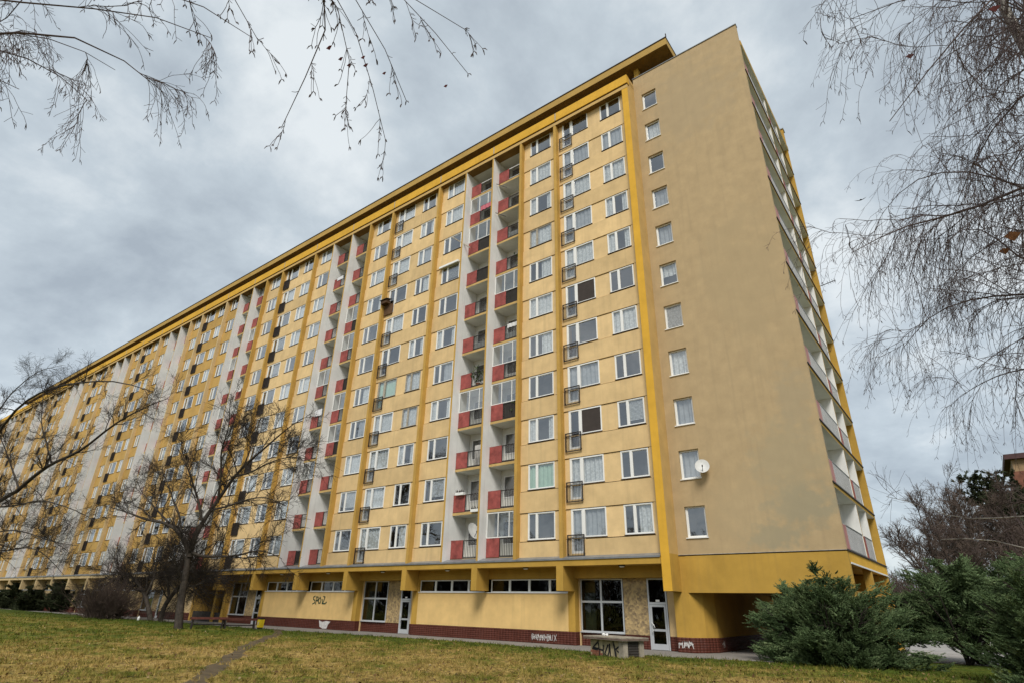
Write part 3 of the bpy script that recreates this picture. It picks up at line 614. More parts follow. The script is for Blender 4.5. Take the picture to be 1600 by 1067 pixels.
# --- the blank end wall with its column of small windows
XE = 7.29; WY = 1.085
mb = MB()
wx0, wx1 = 0.53, 1.57; ws = [5.09+H*(k-1) for k in FLOORS]
mb.box(0.001, wx0, WY, WY+0.25, 4.35, 36.38); mb.box(wx1, XE, WY, WY+0.25, 4.35, 36.38)
prev = 4.35
for z in ws: mb.box(wx0, wx1, WY, WY+0.25, prev, z); prev = z+1.48
mb.box(wx0, wx1, WY, WY+0.25, prev, 36.38)
mb.build('end_wall', ['endwall'], near_b)
mb = MB(); mb.box(-0.03, XE+0.03, WY-0.05, WY+0.3, 36.385, 36.44); mb.build('coping', ['sheet'], near_b)
mb = MB(); mb.box(0.001, XE+0.02, WY-0.035, WY+0.02, 4.325, 4.349, 0); mb.box(0.001, XE+0.01, WY-0.008, WY+0.02, 4.286, 4.324, 1); mb.build('drip_strip', ['oldframe', 'joint'], near_b)
for k, z in zip(FLOORS, ws):
    w, h = wx1-wx0, 1.48; y = WY+0.13
    def mk():
        mb = MB(); a = 0.075
        mb.box(0, a, 0, 0.07, 0, h); mb.box(w-a, w, 0, 0.07, 0, h); mb.box(a, w-a, 0, 0.07, 0, a); mb.box(a, w-a, 0, 0.07, h-a, h)
        mb.box(a, a+0.035, 0.02, 0.07, a, h-a); mb.box(w-a-0.035, w-a, 0.02, 0.07, a, h-a); mb.box(a+.035, w-a-.035, 0.02, 0.07, a, a+0.035)
        return mb.mesh('window', ['frame'])
    win = link('window', shared('endwin', mk), near_b, (wx0, y, z))
    link('window_sill', shared('endsill', lambda: (lambda q: (q.box(-0.03, w+0.03, -0.19, -0.002, -0.03, 0.012), q.mesh('window_sill', ['frame']))[1])(MB())), win, (wx0, y, z))
    link('pane', shared('endpane', lambda: pane_mesh(w-0.15, h-0.15)), win, (wx0+0.075, y+0.04, z+0.075))
    kind = {5: 'blind', 4: 'lace', 3: 'grey', 6: 'lace', 2: 'grey', 1: None, 11: None}.get(k, RW.choice(['lace', 'grey', None]))
    if kind == 'lace' and k == 6: put_curtain(win, wx0+0.02, z+0.7, w-0.04, h-0.72, 'lace', y+0.15)
    elif kind: put_curtain(win, wx0+0.02, z+0.02, w-0.04, h-0.04, kind, y+(0.03 if kind == 'blind' else 0.15))
mb = MB(); mb.face([(0.05, 2.4, 4.4), (2.2, 2.4, 4.4), (2.2, 2.4, 36), (0.05, 2.4, 36)]); mb.face([(2.2, 1.34, 4.4), (2.2, 2.4, 4.4), (2.2, 2.4, 36), (2.2, 1.34, 36)])
for k in FLOORS: z = fl(k); mb.face([(0.05, 1.34, z), (2.2, 1.34, z), (2.2, 2.4, z), (0.05, 2.4, z)])
mb.build('room_backing', ['room'], near_b)

# --- the side facade with its loggias (faces +X)
mb = MB(); XB = 5.9
mb.box(XB-0.15, XB, WY+0.25, 13.0, 3.9, 35.0, 0); mb.build('side_rear_wall', ['white'], near_b)
mb = MB(); mb.box(XB-0.2, XE+0.05, WY+0.25, 13.1, 34.75, 35.15, 0, {'d': 1}); mb.build('side_roof_slab', ['ochre', 'ceil'], near_b)
for y0, mk in ((6.70, 'white'), (9.72, 'white'), (12.86, 'ochre')):
    mb = MB(); mb.box(XB, XE-0.02 if mk == 'white' else XE+0.02, y0, y0+0.14, 4.35, 34.75 if mk == 'white' else 36.9, 0, {'r': 1}); mb.build('loggia_partition', [mk, 'ochre'], near_b)
mb = MB(); mb.box(XE-0.5, XE+0.06, 12.8, 13.4, 36.9, 36.98); mb.build('coping', ['sheet'], near_b)
def rail_side(w):
    mb = MB(); mb.box(-0.05, 0, 0, w, 1.07, 1.11, 0); mb.box(-0.04, -0.01, 0, w, 0.06, 0.1, 0)
    for i in range(int(w/0.12)): y = 0.06+i*0.12; mb.box(-0.035, -0.015, y, y+0.02, 0.1, 1.07, 0)
    mb.box(-0.03, -0.02, 0.02, w-0.02, 0.1, 1.06, 1); return mb.mesh('railing', ['wire', 'sidefill'])
for k in FLOORS:
    z = fl(k)
    mb = MB(); mb.box(XB, XE+0.0, WY+0.25, 12.86, z-0.2, z-0.0, 0, {'d': 2, 't': 2}); mb.box(XE+0.001, XE+0.05, WY+0.02, 13.0, z-0.05, z+0.015, 1)
    lo = mb.build('side_loggia', ['ochre', 'rail', 'ceil'], near_b)
    for y0, w0, w1 in ((1.36, 0.9, 5.33), (6.86, 0.58, 2.85)):
        link('balustrade_panel', shared(('sp', w0), lambda: (lambda q: (q.box(-0.05, 0, 0, w0, 0.02, 1.06), q.mesh('balustrade_panel', ['red' if w0 < 0.8 else 'pink']))[1])(MB())), lo, (XE-0.02, y0, z))
        link('railing', shared(('srail', w1), lambda: rail_side(w1-w0-0.02)), lo, (XE-0.02, y0+w0+0.01, z))
    link('railing', shared('srail3', lambda: rail_side(3.0)), lo, (XE-0.35, 9.87, z))

# ------------------------------------------------------------------ ground floor
def tiles(name, par, runs, tw=0.20, th=0.105):
    """real glazed tiles along runs of (x0,y0)->(x1,y1), facing the left-hand... outward normal to the right of the run"""
    V, F, B = [], [], MB()
    for (xa, ya), (xb, yb), z0, z1 in runs:
        L = math.hypot(xb-xa, yb-ya); d = np.array([(xb-xa)/L, (yb-ya)/L]); nrm_ = np.array([d[1], -d[0]])
        B.face([(xa, ya, z0), (xb, yb, z0), (xb, yb, z1), (xa, ya, z1)])
        nx = max(1, int(round(L/tw))); nz = max(1, int(round((z1-z0)/th))); sx, sz = L/nx, (z1-z0)/nz; g = 0.0025
        for i in range(nx):
            for j in range(nz):
                o = 0.006+RNG.uniform(0, 0.002); a = i*sx+g; b = (i+1)*sx-g; za = z0+j*sz+g; zb = z0+(j+1)*sz-g
                q = [np.array([xa, ya])+d*s+nrm_*(o-dd) for s, dd in ((a, 0), (b, 0))]; r = [np.array([xa, ya])+d*s for s in (a-0.003, b+0.003)]
                n = len(V)
                V += [(*q[0], za), (*q[1], za), (*q[1], zb), (*q[0], zb), (*r[0], za-.003), (*r[1], za-.003), (*r[1], zb+.003), (*r[0], zb+.003)]
                F += [(n, n+1, n+2, n+3), (n+4, n+5, n+1, n), (n+1, n+5, n+6, n+2), (n+3, n+2, n+6, n+7), (n+4, n, n+3, n+7)]
    o = link(name, np_mesh(name, V, F, ['tile']), par); o['kind'] = 'stuff'
    B.build('tile_backing', ['grout'], par, (0, 0, 0))
def shop_window(X0, par, detail):
    xl, xr, y, z0, z1, zt = X0-5.86, X0-3.36, 1.6, 0.80, 3.33, 2.22
    mb = MB(); f = 0.06; xm = (xl+xr)/2-0.02
    mb.box(xl, xl+f, y-0.04, y+0.05, z0, z1); mb.box(xr-f, xr, y-0.04, y+0.05, z0, z1); mb.box(xl+f, xr-f, y-0.04, y+0.05, z0, z0+f); mb.box(xl+f, xr-f, y-0.04, y+0.05, z1-f, z1)
    mb.box(xl+f, xr-f, y-0.04, y+0.05, zt-0.05, zt+0.05); mb.box(xm-0.05, xm+0.05, y-0.043, y+0.05, z0+f, zt-0.05); mb.box(xm-0.05, xm+0.05, y-0.043, y+0.05, zt+0.05, z1-f)
    mb.box(xl-0.03, xr+0.03, y-0.12, y-0.041, z0-0.04, z0+0.01)
    w = mb.build('shop_window', ['alu'], par)
    for a, b in ((xl+f, xm-0.05), (xm+0.05, xr-f)):
        for c, d in ((z0+f, zt-0.05), (zt+0.05, z1-f)): mb = MB(); mb.box(a, b, y, y+0.008, c, d); mb.build('pane', ['shopglass'], w)
    mb = MB(); mb.box(xl+0.1, xl+0.72, y+0.25, y+0.3, z0, z1-0.2); mb.build('curtain', [surf('pale_green_blind', (0.30, 0.36, 0.28), 0.1, 3, 0)], w)
def entrance_door(X0, par):
    xl, xr, y = X0-2.0, X0-1.0, 1.6; f = 0.075; zt = 2.14; z1 = 3.33; z0 = G+0.01
    mb = MB()
    mb.box(xl, xl+f, y-0.05, y+0.05, z0, z1); mb.box(xr-f, xr, y-0.05, y+0.05, z0, z1); mb.box(xl+f, xr-f, y-0.05, y+0.05, z1-f, z1); mb.box(xl+f, xr-f, y-0.05, y+0.05, zt, zt+0.10)
    d = mb.build('entrance_door', ['alu'], par)
    mb = MB(); a, b = xl+f+0.012, xr-f-0.012
    mb.box(a, a+0.10, y-0.06, y+0.02, z0+0.01, zt-0.01); mb.box(b-0.09, b, y-0.06, y+0.02, z0+0.01, zt-0.01); mb.box(a+0.1, b-0.09, y-0.06, y+0.02, zt-0.11, zt-0.01); mb.box(a+0.1, b-0.09, y-0.06, y+0.02, z0+0.01, z0+0.26); mb.box(a+0.1, b-0.09, y-0.06, y+0.02, z0+0.80, z0+0.90)
    mb.build('door_leaf', ['alu'], d)
    for c, e in ((z0+0.26, z0+0.80), (z0+0.90, zt-0.11)): mb = MB(); mb.box(a+0.1, b-0.09, y-0.02, y-0.012, c, e); mb.build('pane', ['shopglass'], d)
    mb = MB(); mb.box(xl+f, xr-f, y-0.01, y-0.002, zt+0.10, z1-f); mb.build('pane', ['shopglass'], d)
    mb = MB(); mb.box(xl+0.42, xl+0.62, y-0.062, y-0.052, zt+0.12, zt+0.21); mb.build('number_plate', ['frame'], d)
    P = np.array([[(a+0.06+0.0, y-0.06, 0.9), (a+0.10, y-0.16, 0.92), (a+0.20, y-0.19, 1.0), (a+0.25, y-0.19, 1.12), (a+0.20, y-0.19, 1.24), (a+0.10, y-0.16, 1.32), (a+0.06, y-0.06, 1.34)]])
    V, F = tubes([(P, np.full((1, 7), 0.018))], 6); link('door_handle', np_mesh('door_handle', V, F, ['frame'], smooth=True), d)
def strip_window(X0, par, xs, y=1.25):
    z0, z1 = 2.64, 3.33; mb = MB(); f = 0.055
    mb.box(xs[0], xs[-1], y-0.04, y+0.04, z0, z0+f); mb.box(xs[0], xs[-1], y-0.04, y+0.04, z1-f, z1)
    for i, x in enumerate(xs): a = x if i == 0 else x-f if i == len(xs)-1 else x-0.07; b = x+f if i == 0 else x if i == len(xs)-1 else x+0.07; mb.box(a, b, y-0.045, y+0.04, z0+f, z1-f)
    w = mb.build('strip_window', ['frame'], par)
    for a, b in zip(xs, xs[1:]): mb = MB(); mb.box(a+0.06, b-0.06, y, y+0.007, z0+f, z1-f); mb.build('pane', ['shopglass'], w)
tile_runs = {near_b.name: [], far_b.name: []}
def entrance(m):
    X0 = -M*m; par = bld(X0-1); near = par is near_b; R = tile_runs[par.name]
    och, pal, ret = ('ochre', 'infill', 'spandrel') if near else ('opil', 'opil', 'opil')
    mb = MB(); xl = X0-M
    mb.box(xl, X0+0.0, 1.085, 1.9, 3.345, 3.9, 0)                        # wall over the window and the door
    mb.box(X0-0.39 if m else X0-0.44, X0+0.12 if m else X0-0.001, 1.092, 1.7, 0.77, 3.344, 0)   # pier beside the door
    mb.box(X0-0.96, X0-0.40 if m else X0-0.441, 1.53, 1.75, G, 3.344, 1)
    mb.box(xl, xl+0.06, 1.50, 1.75, G, 3.344, 1)
    mb.box(xl+0.061, X0-3.38, 1.66, 1.8, G, 0.80, 0)
    mb.build('entrance_wall', [och, ret], par)
    mb = MB(); mb.box(X0-3.33, X0-2.02, 1.57, 1.75, 0.76, 3.34); mb.build('stone_panel', ['stone'], par)
    shop_window(X0, par, near); entrance_door(X0, par)
    R.append(((xl+0.02, 1.60), (X0-2.03, 1.60), G, 0.77))
    R.append(((X0-0.97, 1.51), (X0-0.40, 1.51), G, 0.76)); R.append(((X0-0.42, 1.51), (X0-0.42, 1.085), G, 0.77))
    if m == 0: pass
    else: R.append(((X0-0.42, 1.085), (X0+0.12, 1.085), G, 0.77))
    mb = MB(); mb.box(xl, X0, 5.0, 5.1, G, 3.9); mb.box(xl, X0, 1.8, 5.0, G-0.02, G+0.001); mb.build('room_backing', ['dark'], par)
def wall_block(m):
    """two bays of blank wall with a ribbon of windows above"""
    X0 = -M*m; par = bld(X0-1); near = par is near_b; R = tile_runs[par.name]
    och, pal = ('ochre', 'block') if near else ('opil', 'opil')
    xl, xr = X0-2*M+0.12, X0-0.42
    mb = MB(); mb.box(xl, xr, 1.075, 1.30, 0.78, 2.60, 1); mb.box(X0-0.419, X0+0.0, 1.09, 1.6, 0.78, 3.345, 0); mb.box(xl-0.52, xl-0.001, 1.10, 1.6, 0.78, 3.345, 0)
    mb.box(xl-0.5, X0, 1.10, 1.45, 3.346, 3.9, 0)
    mb.build('wall_block', [och, pal], par)
    mb = MB(); mb.box(xl, xr, 1.02, 1.32, 2.601, 2.635); mb.build('window_ledge', ['frame'], par)
    for i in (0, 1):
        b = X0-M*i; strip_window(b, par, [b-5.83, b-4.45, b-3.06, b-1.67, b-0.45], 1.25)
    R.append(((xl-0.52, 1.085), (X0+0.0, 1.085), G, 0.77)); R.append(((X0+0.0, 1.085), (X0+0.0, 1.60), G, 0.77)) if m else None
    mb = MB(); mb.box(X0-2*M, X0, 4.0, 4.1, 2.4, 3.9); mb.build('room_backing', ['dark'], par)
def passage(m):
    X0 = -M*m; par = bld(X0-1)
    mb = MB(); mb.box(X0-M, X0, 11.0, 11.2, G, 3.9, 0); mb.box(X0-M-0.3, X0-M+0.2, 1.1, 11, G, 3.9, 0); mb.box(X0-0.4, X0-0.02, 1.09, 11, G, 3.9, 1); mb.box(X0-2.2, X0-1.8, 1.2, 1.6, G, 3.9, 1)
    mb.box(X0-M+0.2, X0-2.2, 1.3, 1.5, G, 0.95, 2); mb.box(X0-1.8, X0-0.4, 1.3, 1.5, G, 0.9, 2)
    mb.build('passage_wall', ['pilaster', 'ochre', 'dark'], par)
m = 0
while m < NM:
    if m % 3 == 0: entrance(m); m += 1
    elif m == 7: passage(7); wall_block(8) if False else None; m += 1
    elif m == 8:
        X0 = -M*8; mb = MB(); mb.box(X0-M, X0, 1.09, 1.4, 0.78, 3.9); mb.build('wall_block', ['opil'], far_b); tile_runs[far_b.name].append(((X0-M, 1.08), (X0, 1.08), G, 0.77)); m += 1
    elif m+1 < NM: wall_block(m); m += 2
    else: m += 1
# corner of the passage under the end wall
cor = [(-0.44, 1.09), (0.31, 1.10), (0.74, 1.67), (1.04, 2.41), (1.0, 5.0), (0.95, 12.9)]
mb = MB()
for (xa, ya), (xb, yb) in zip(cor, cor[1:]): mb.face([(xa, ya, G), (xb, yb, G), (xb, yb, 4.0), (xa, ya, 4.0)])
mb.build('passage_wall', ['ochre'], near_b)
tile_runs[near_b.name] += [((cor[i][0], cor[i][1]-0.012 if i < 2 else cor[i][1]), (cor[i+1][0], cor[i+1][1]-0.012 if i < 1 else cor[i+1][1]), G, 0.77) for i in range(5)]
tiles('tile_base', near_b, tile_runs[near_b.name])
tiles('tile_base', far_b, tile_runs[far_b.name], 0.4, 0.21)
mb = MB()
mb.box(0.321, XE, WY, WY+0.3, 2.66, 4.285, 0, {'d': 1}); mb.box(4.63, XE, WY, WY+0.3, G, 2.659, 0)
mb.box(0.0005, 0.320, WY+0.012, WY+0.3, 2.66, 4.285, 0)
mb.build('end_beam', ['ochre', 'joint'], near_b)
mb = MB(); mb.box(0.0, XE-0.3, WY+0.3, 12.9, 3.9, 3.95); mb.box(1.0, XE-0.4, WY+0.31, 12.9, 2.78, 2.83); mb.build('passage_ceiling', ['pilaster'], near_b)
mb = MB(); mb.box(XE-0.4, XE, WY+0.301, 13.0, 3.87, 4.28, 0); mb.build('side_beam', ['bright'], near_b)
mb = MB(); mb.box(1.0, XE-0.3, 12.4, 12.7, 2.55, 3.9); mb.box(5.46, XE-0.36, 12.2, 12.35, G, 3.86, 1); mb.build('passage_lintel', ['pilaster', 'ochre'], near_b)
for y in (6.6, 12.5): mb = MB(); mb.box(XE-0.35, XE-0.001, y, y+0.35, G, 3.868); mb.build('column', ['ochre'], near_b)
mb = MB(); mb.box(5.3, 5.45, 1.4, 12.4, G, 3.85); mb.build('side_inner_wall', ['bright'], near_b)
mb = MB(); mb.box(XE-0.01, XE+0.03, 1.5, 12.9, 3.80, 3.868); mb.build('drip_strip', ['frame'], near_b)
# round lamps under the ledge soffit
for m in range(0, 9):
    mb = MB(); mb.lathe([(0.17, 3.84), (0.17, 3.90)], 16, (-M*m-2.7, 0.35, 0)); mb.lathe([(0.09, 3.79), (0.14, 3.84)], 16, (-M*m-2.7, 0.35, 0), 1); mb.build('soffit_lamp', ['rail', 'frame'], bld(-M*m-2.7), (-M*m-2.7, 0.35, 3.79))

# graffiti: thin paint strokes on the walls
def strokes(name, par, org, ux, size, lines, mk, w=0.05, off=(0, -0.006, 0)):
    """lines in letter units; org is the lower left corner, ux the writing direction in plan"""
    mb = MB(); ux = Vector((*ux, 0)).normalized(); up = Vector((0, 0, 1)); nrm_ = ux.cross(up); nrm_.normalize()
    o = Vector(org); rj = random.Random(len(lines)+int(size*100)); lines = [[(x+rj.uniform(-.06, .06), z+rj.uniform(-.07, .07)) for x, z in ln] for ln in lines]
    for li, ln in enumerate(lines):
        for (xa, za), (xb, zb) in zip(ln, ln[1:]):
            a = o+ux*xa*size+up*za*size; b = o+ux*xb*size+up*zb*size; d = (b-a).normalized(); s = d.cross(nrm_)*w/2; h = nrm_*(0.004+0.0015*(li % 5))
            a -= d*w*0.3; b += d*w*0.3
            mb.face([a-s+h, b-s+h, b+s+h, a+s+h])
    return mb.build(name, [mk], par)
SPOIZ = [[(0.5, 1), (0.1, 0.9), (0.05, 0.6), (0.5, 0.5), (0.5, 0.1), (0, 0)], [(0.8, 0), (0.75, 1), (1.2, 0.9), (1.15, 0.5), (0.8, 0.45)], [(1.7, 0.9), (1.4, 0.6), (1.5, 0.1), (1.9, 0.1), (2.0, 0.6), (1.7, 0.9)], [(2.3, 0.1), (2.35, 0.7)], [(2.5, 1), (2.9, 0.95), (2.5, 0.1), (3.1, 0.05), (3.4, 0.3)]]
strokes('graffiti', near_b, (-28.85, 1.068, 1.78), (1, 0), 0.5, SPOIZ, 'graffiti_green', 0.085)
def scrawl(seed, n=5):
    r = random.Random(seed); L = []
    for i in range(n):
        x = i*0.75+r.uniform(0, 0.2)
        L.append([(x+r.uniform(0, .1), r.uniform(0, .2)), (x+r.uniform(.1, .3), r.uniform(.75, 1)), (x+r.uniform(.3, .5), r.uniform(.2, .5)), (x+r.uniform(.45, .65), r.uniform(.7, 1)), (x+r.uniform(.5, .8), r.uniform(0, .2))])
        L.append([(x+0.05, r.uniform(.4, .6)), (x+r.uniform(.4, .7), r.uniform(.4, .7))])
    return L
GAM = [[(0.55, 0.85), (0.2, 0.95), (0, 0.5), (0.25, 0.1), (0.5, 0.4), (0.3, 0.45)], [(0.7, 0.1), (0.95, 0.9), (1.2, 0.1)], [(0.8, 0.45), (1.1, 0.45)], [(1.35, 0.05), (1.4, 0.9), (1.65, 0.4), (1.9, 0.9), (1.95, 0.05)], [(2.2, 0.9), (2.2, 0.1)], [(2.6, 0.9), (2.2, 0.5), (2.65, 0.05)], [(3.1, 0.95), (3.1, 0), (3.5, 0.15), (3.45, 0.45), (3.1, 0.5), (3.45, 0.7), (3.4, 0.9), (3.1, 0.95)], [(3.75, 0.9), (3.75, 0.15), (4.1, 0.1), (4.15, 0.9)], [(4.4, 0.95), (4.75, 0.1)], [(4.8, 0.9), (4.35, 0.05)]]
strokes('graffiti', near_b, (-8.75, 1.066, 0.28), (1, 0), 0.34, GAM+[[(a+.1, b) for a, b in l] for l in scrawl(3, 5)], 'graffiti_white', 0.024)
strokes('graffiti', near_b, (-0.40, 1.066, 0.33), (1, 0), 0.30, scrawl(4, 3)+scrawl(14, 3), 'graffiti_white', 0.03)
strokes('graffiti', near_b, (1.035, 2.5, 0.33), (-0.01, 1), 0.30, scrawl(9, 3), 'graffiti_white', 0.03)
mb = MB(); mb.face([(-27.75, 1.062, 0.72), (-27.35, 1.062, 0.62), (-26.9, 1.062, 0.70), (-26.4, 1.062, 0.66), (-26.65, 1.062, 0.45), (-26.75, 1.062, 0.2), (-27.2, 1.062, 0.18), (-27.6, 1.062, 0.3)]); mb.build('graffiti', ['graffiti_white'], near_b)

# ------------------------------------------------------------------ small things on the facade
def dish(pos, az, r, label, arm=0.35):
    t = thing('satellite_dish', label, 'satellite dish', pos); x, y, z = pos
    d = Vector((math.cos(az), math.sin(az), 0.35)).normalized(); q = d.to_track_quat('Z', 'Y')
    mb = MB(); n = 24; rings = [(r*k/5, 0.22*r*(k/5)**2) for k in range(6)]
    for k in range(5):
        for j in range(n):
            a, b = 2*math.pi*j/n, 2*math.pi*(j+1)/n; (ra, ha), (rb, hb) = rings[k], rings[k+1]
            mb.face([Vector((x, y, z))+q @ Vector((rr*math.cos(c), rr*math.sin(c)*1.08, hh)) for rr, hh, c in ((ra, ha, a), (rb, hb, a), (rb, hb, b), (ra, ha, b))])
    mb.build('reflector', [M_['dishgrey']], t, (x, y, z), True)
    mb = MB(); c = Vector(pos); tip = c+d*r*0.9-Vector((0, 0, r*0.35)); mb.bar(c-Vector((0, 0, r))+d*0.1, tip, 0.025); mb.bar(tip-d*0.06, tip+d*0.05, 0.06); mb.build('feed_arm', ['rail'], t)
    mb = MB(); mb.bar(c-d*0.04, c-d*arm-Vector((0, 0, 0.1)), 0.045); mb.build('mount', ['rail'], t)
dish((1.80, 0.74, 8.35), math.radians(-70), 0.345, 'white satellite dish fixed to the tan end wall beside a small square window')
dish((-12.75, 0.45, 6.05), math.radians(-5), 0.46, 'large white satellite dish standing in the lowest loggia above a red panel')
dish((-46.6, 0.35, 22.2), math.radians(-20), 0.33, 'small white satellite dish on a red loggia panel midway up the facade, well left')
# wooden box on the French balcony
t = thing('nesting_box', 'brown wooden box with a pitched lid on a boarded French balcony', 'wooden box', (-23.35, 0.0, 24.9))
mb = MB(); mb.box(-23.75, -23.0, -0.2, 0.22, 24.95, 25.25); mb.build('box_body', [surf('brown_wood', (0.10, 0.055, 0.03), 0.3, 5, 0.2)], t)
mb = MB(); mb.hexa([(-23.85, -0.3, 25.25), (-22.9, -0.3, 25.25), (-22.9, 0.3, 25.4), (-23.85, 0.3, 25.4), (-23.85, -0.3, 25.29), (-22.9, -0.3, 25.29), (-22.9, 0.3, 25.46), (-23.85, 0.3, 25.46)], 0); mb.build('lid', ['rail'], t)
mb = MB(); mb.box(-23.7, -22.65, 0.22, 0.27, 23.98, 24.94); mb.build('boarded_railing', [surf('brown_board', (0.13, 0.07, 0.035), 0.3, 3, 0.2)], near_b)
mb = MB(); mb.box(-17.35, -15.3, PY-0.24, PY-0.06, 26.36, 26.50); mb.box(-17.35, -15.3, PY-0.27, PY-0.14, 26.31, 26.359); mb.build('awning_case', ['frame'], near_b)
mb = MB(); mb.bar((-15.6, -0.35, 28.4), (-14.3, 0.4, 27.3), 0.06); mb.build('flag_pole', ['oldframe'], near_b)
for x, z in ((-11.8, 29.2), (-11.8, 32.0)): mb = MB(); mb.bar((x, 0.35, z+0.3), (x+0.7, 0.75, z-0.1), 0.04); mb.build('clothes_pole', ['rail'], near_b)
t = thing('aerial', 'thin television aerial reaching out from the side of the upper loggias', 'aerial', (XE, 13.2, 22.6))
mb = MB(); mb.bar((XE, 13.2, 22.6), (XE+1.0, 13.2, 22.75), 0.04); mb.build('mast', ['rail'], t)
mb = MB(); [mb.bar((XE+0.5+0.15*i, 12.9, 22.7+0.02*i), (XE+0.5+0.15*i, 13.5, 22.7+0.02*i), 0.02) for i in range(4)]; mb.build('rods', ['rail'], t)
# flower boxes on the second loggia
def flower_box(x, y, z, w, lab):
    t = thing('flower_box', lab, 'flower box', (x, y, z), 'flower boxes on the second floor loggia')
    mb = MB(); mb.box(x-w/2, x+w/2, y-0.11, y+0.09, z, z+0.17); mb.build('box', ['frame'], t)
    n = 60; P = np.stack([RNG.uniform(x-w/2, x+w/2, n), RNG.uniform(y-0.08, y+0.08, n), np.full(n, z+0.15)], 1)
    d = nrm(RNG.normal(size=(n, 3))*0.5+[0, 0, 1])*RNG.uniform(0.1, 0.3, (n, 1)); s = nrm(np.cross(d, RNG.normal(size=(n, 3))))*0.02
    V = np.stack([P-s, P+s, P+d], 1).reshape(-1, 3); stuff(link('plants', np_mesh('plants', V, np.arange(n*3).reshape(-1, 3), ['twig'], 3), t))
flower_box(-14.1, 0.60, 8.36, 0.7, 'white flower box hung over the top of a red panel, second loggia up')
flower_box(-12.6, 0.58, 7.22, 0.9, 'low white flower box at the foot of the railing, second loggia up')
flower_box(-12.2, 0.60, 8.30, 0.4, 'short white flower box hung on the dark railing, second loggia up')
def laundry(x0, x1, y, z, h, col, lab):
    t = thing('laundry', lab, 'laundry', (x0, y, z)); mb = MB(); n = 14
    for i in range(n):
        a, b = x0+(x1-x0)*i/n, x0+(x1-x0)*(i+1)/n; ya, yb = y+0.03*math.sin(i*1.9), y+0.03*math.sin((i+1)*1.9)
        mb.face([(a, ya, z-h), (b, yb, z-h), (b, yb*0.3+y*0.7, z), (a, ya*0.3+y*0.7, z)], 0)
    mb.build('cloth', [surf('cloth', col, 0.1, 5, 0)], t)
    mb = MB(); mb.bar((x0-0.1, y, z+0.01), (x1+0.1, y, z+0.01), 0.012); mb.build('line', ['rail'], t)
laundry(-13.6, -12.1, 0.62, fl(10)+1.55, 0.42, (0.55, 0.16, 0.20), 'pink cloth hung over the railing of a top loggia')
laundry(-10.6, -9.4, 0.66, fl(6)+1.32, 0.30, (0.72, 0.72, 0.72), 'white washing hung on a loggia railing in the right loggia column, sixth storey')
laundry(-32.0, -31.0, 0.6, fl(5)+1.75, 0.6, (0.7, 0.7, 0.72), 'white washing hung high in a loggia behind a red panel, midway along the facade')
laundry(-32.1, -31.2, 0.66, fl(10)+1.35, 0.35, (0.68, 0.68, 0.7), 'white washing in the second loggia from the roof, midway along the facade')
def cabinet(x, z, col, w, h, lab):
    y = 1.15; t = thing('storage_cabinet', lab, 'cabinet', (x, y, z)); mt = surf('cabinet_board', col, 0.15, 3, 0)
    mb = MB(); mb.box(x-w/2, x+w/2, y, y+0.4, z, z+h); mb.build('carcass', [mt], t)
    for sx in (-1, 1): mb = MB(); mb.box(x+(0.01 if sx > 0 else -w/2+0.02), x+(w/2-0.02 if sx > 0 else -0.01), y-0.02, y-0.002, z+0.05, z+h-0.03); mb.build('door', [mt], t)
cabinet(-9.8, fl(9)+0.15, (0.45, 0.42, 0.36), 0.8, 1.75, 'tall beige cabinet in a right-column loggia three storeys below the roof')
cabinet(-12.5, fl(7)+0.15, (0.16, 0.09, 0.05), 0.7, 1.5, 'brown cabinet in a left-column loggia halfway up the facade')
cabinet(-9.7, fl(3)+0.15, (0.10, 0.11, 0.12), 0.9, 1.35, 'dark cabinet in the right loggia of the third storey')
cabinet(-13.2, fl(3)+0.15, (0.55, 0.53, 0.5), 0.6, 1.55, 'white cabinet in the left loggia of the third storey')
cabinet(-30.6, fl(7)+0.15, (0.45, 0.42, 0.38), 0.7, 1.7, 'pale cabinet in a loggia midway along the facade')
def potted(x, z, h, lab):
    y = 0.95; t = thing('potted_plant', lab, 'potted plant', (x, y, z)); mb = MB(); mb.lathe([(0.12, 0), (0.16, 0.28), (0.17, 0.28), (0.17, 0.31)], 14, (x, y, z)); mb.build('pot', [surf('clay_pot', (0.28, 0.12, 0.07), 0.2, 6, 0)], t)
    k = 40; tp0 = np.array([x, y, z+0.3])+RNG.normal(size=(k, 3))*[0.16, 0.14, 0.2]*h+np.array([0, 0, 0.45*h]); plumes('leaves', t, tp0, nrm(RNG.normal(size=(k, 3))+[0, 0, 1.0]), RNG.uniform(0.2, 0.4, k), 'needle', 30, 0.08, 0.02)
POTTED = [(-9.9, fl(4)+0.15, 1.3, 'bushy potted plant behind the glazing of a fourth storey loggia'), (-9.75, fl(8)+0.15, 1.6, 'tall potted plant in the right loggia of the eighth storey'), (-13.3, fl(5)+0.15, 1.5, 'potted plant above the red panel of the left loggia on the fifth storey')]
t = thing('bird', 'small dark bird gliding in the open sky beside the birch', 'bird', tuple(at_d(1345, 313, 60)))
bp = at_d(1345, 313, 60); mb = MB()
V_ = [Vector(bp)+Vector(a) for a in ((-0.5, 0, 0.12), (-0.2, 0.02, 0.0), (0, 0.12, 0.02), (0.2, 0.02, 0), (0.5, 0, 0.10), (0.12, -0.05, -0.03), (0, -0.15, -0.02), (-0.12, -0.05, -0.03))]
for z in (0.0, 0.03): mb.face([v+Vector((0, 0, z)) for v in (V_ if z else V_[::-1])])
mb.build('body', ['rail'], t)

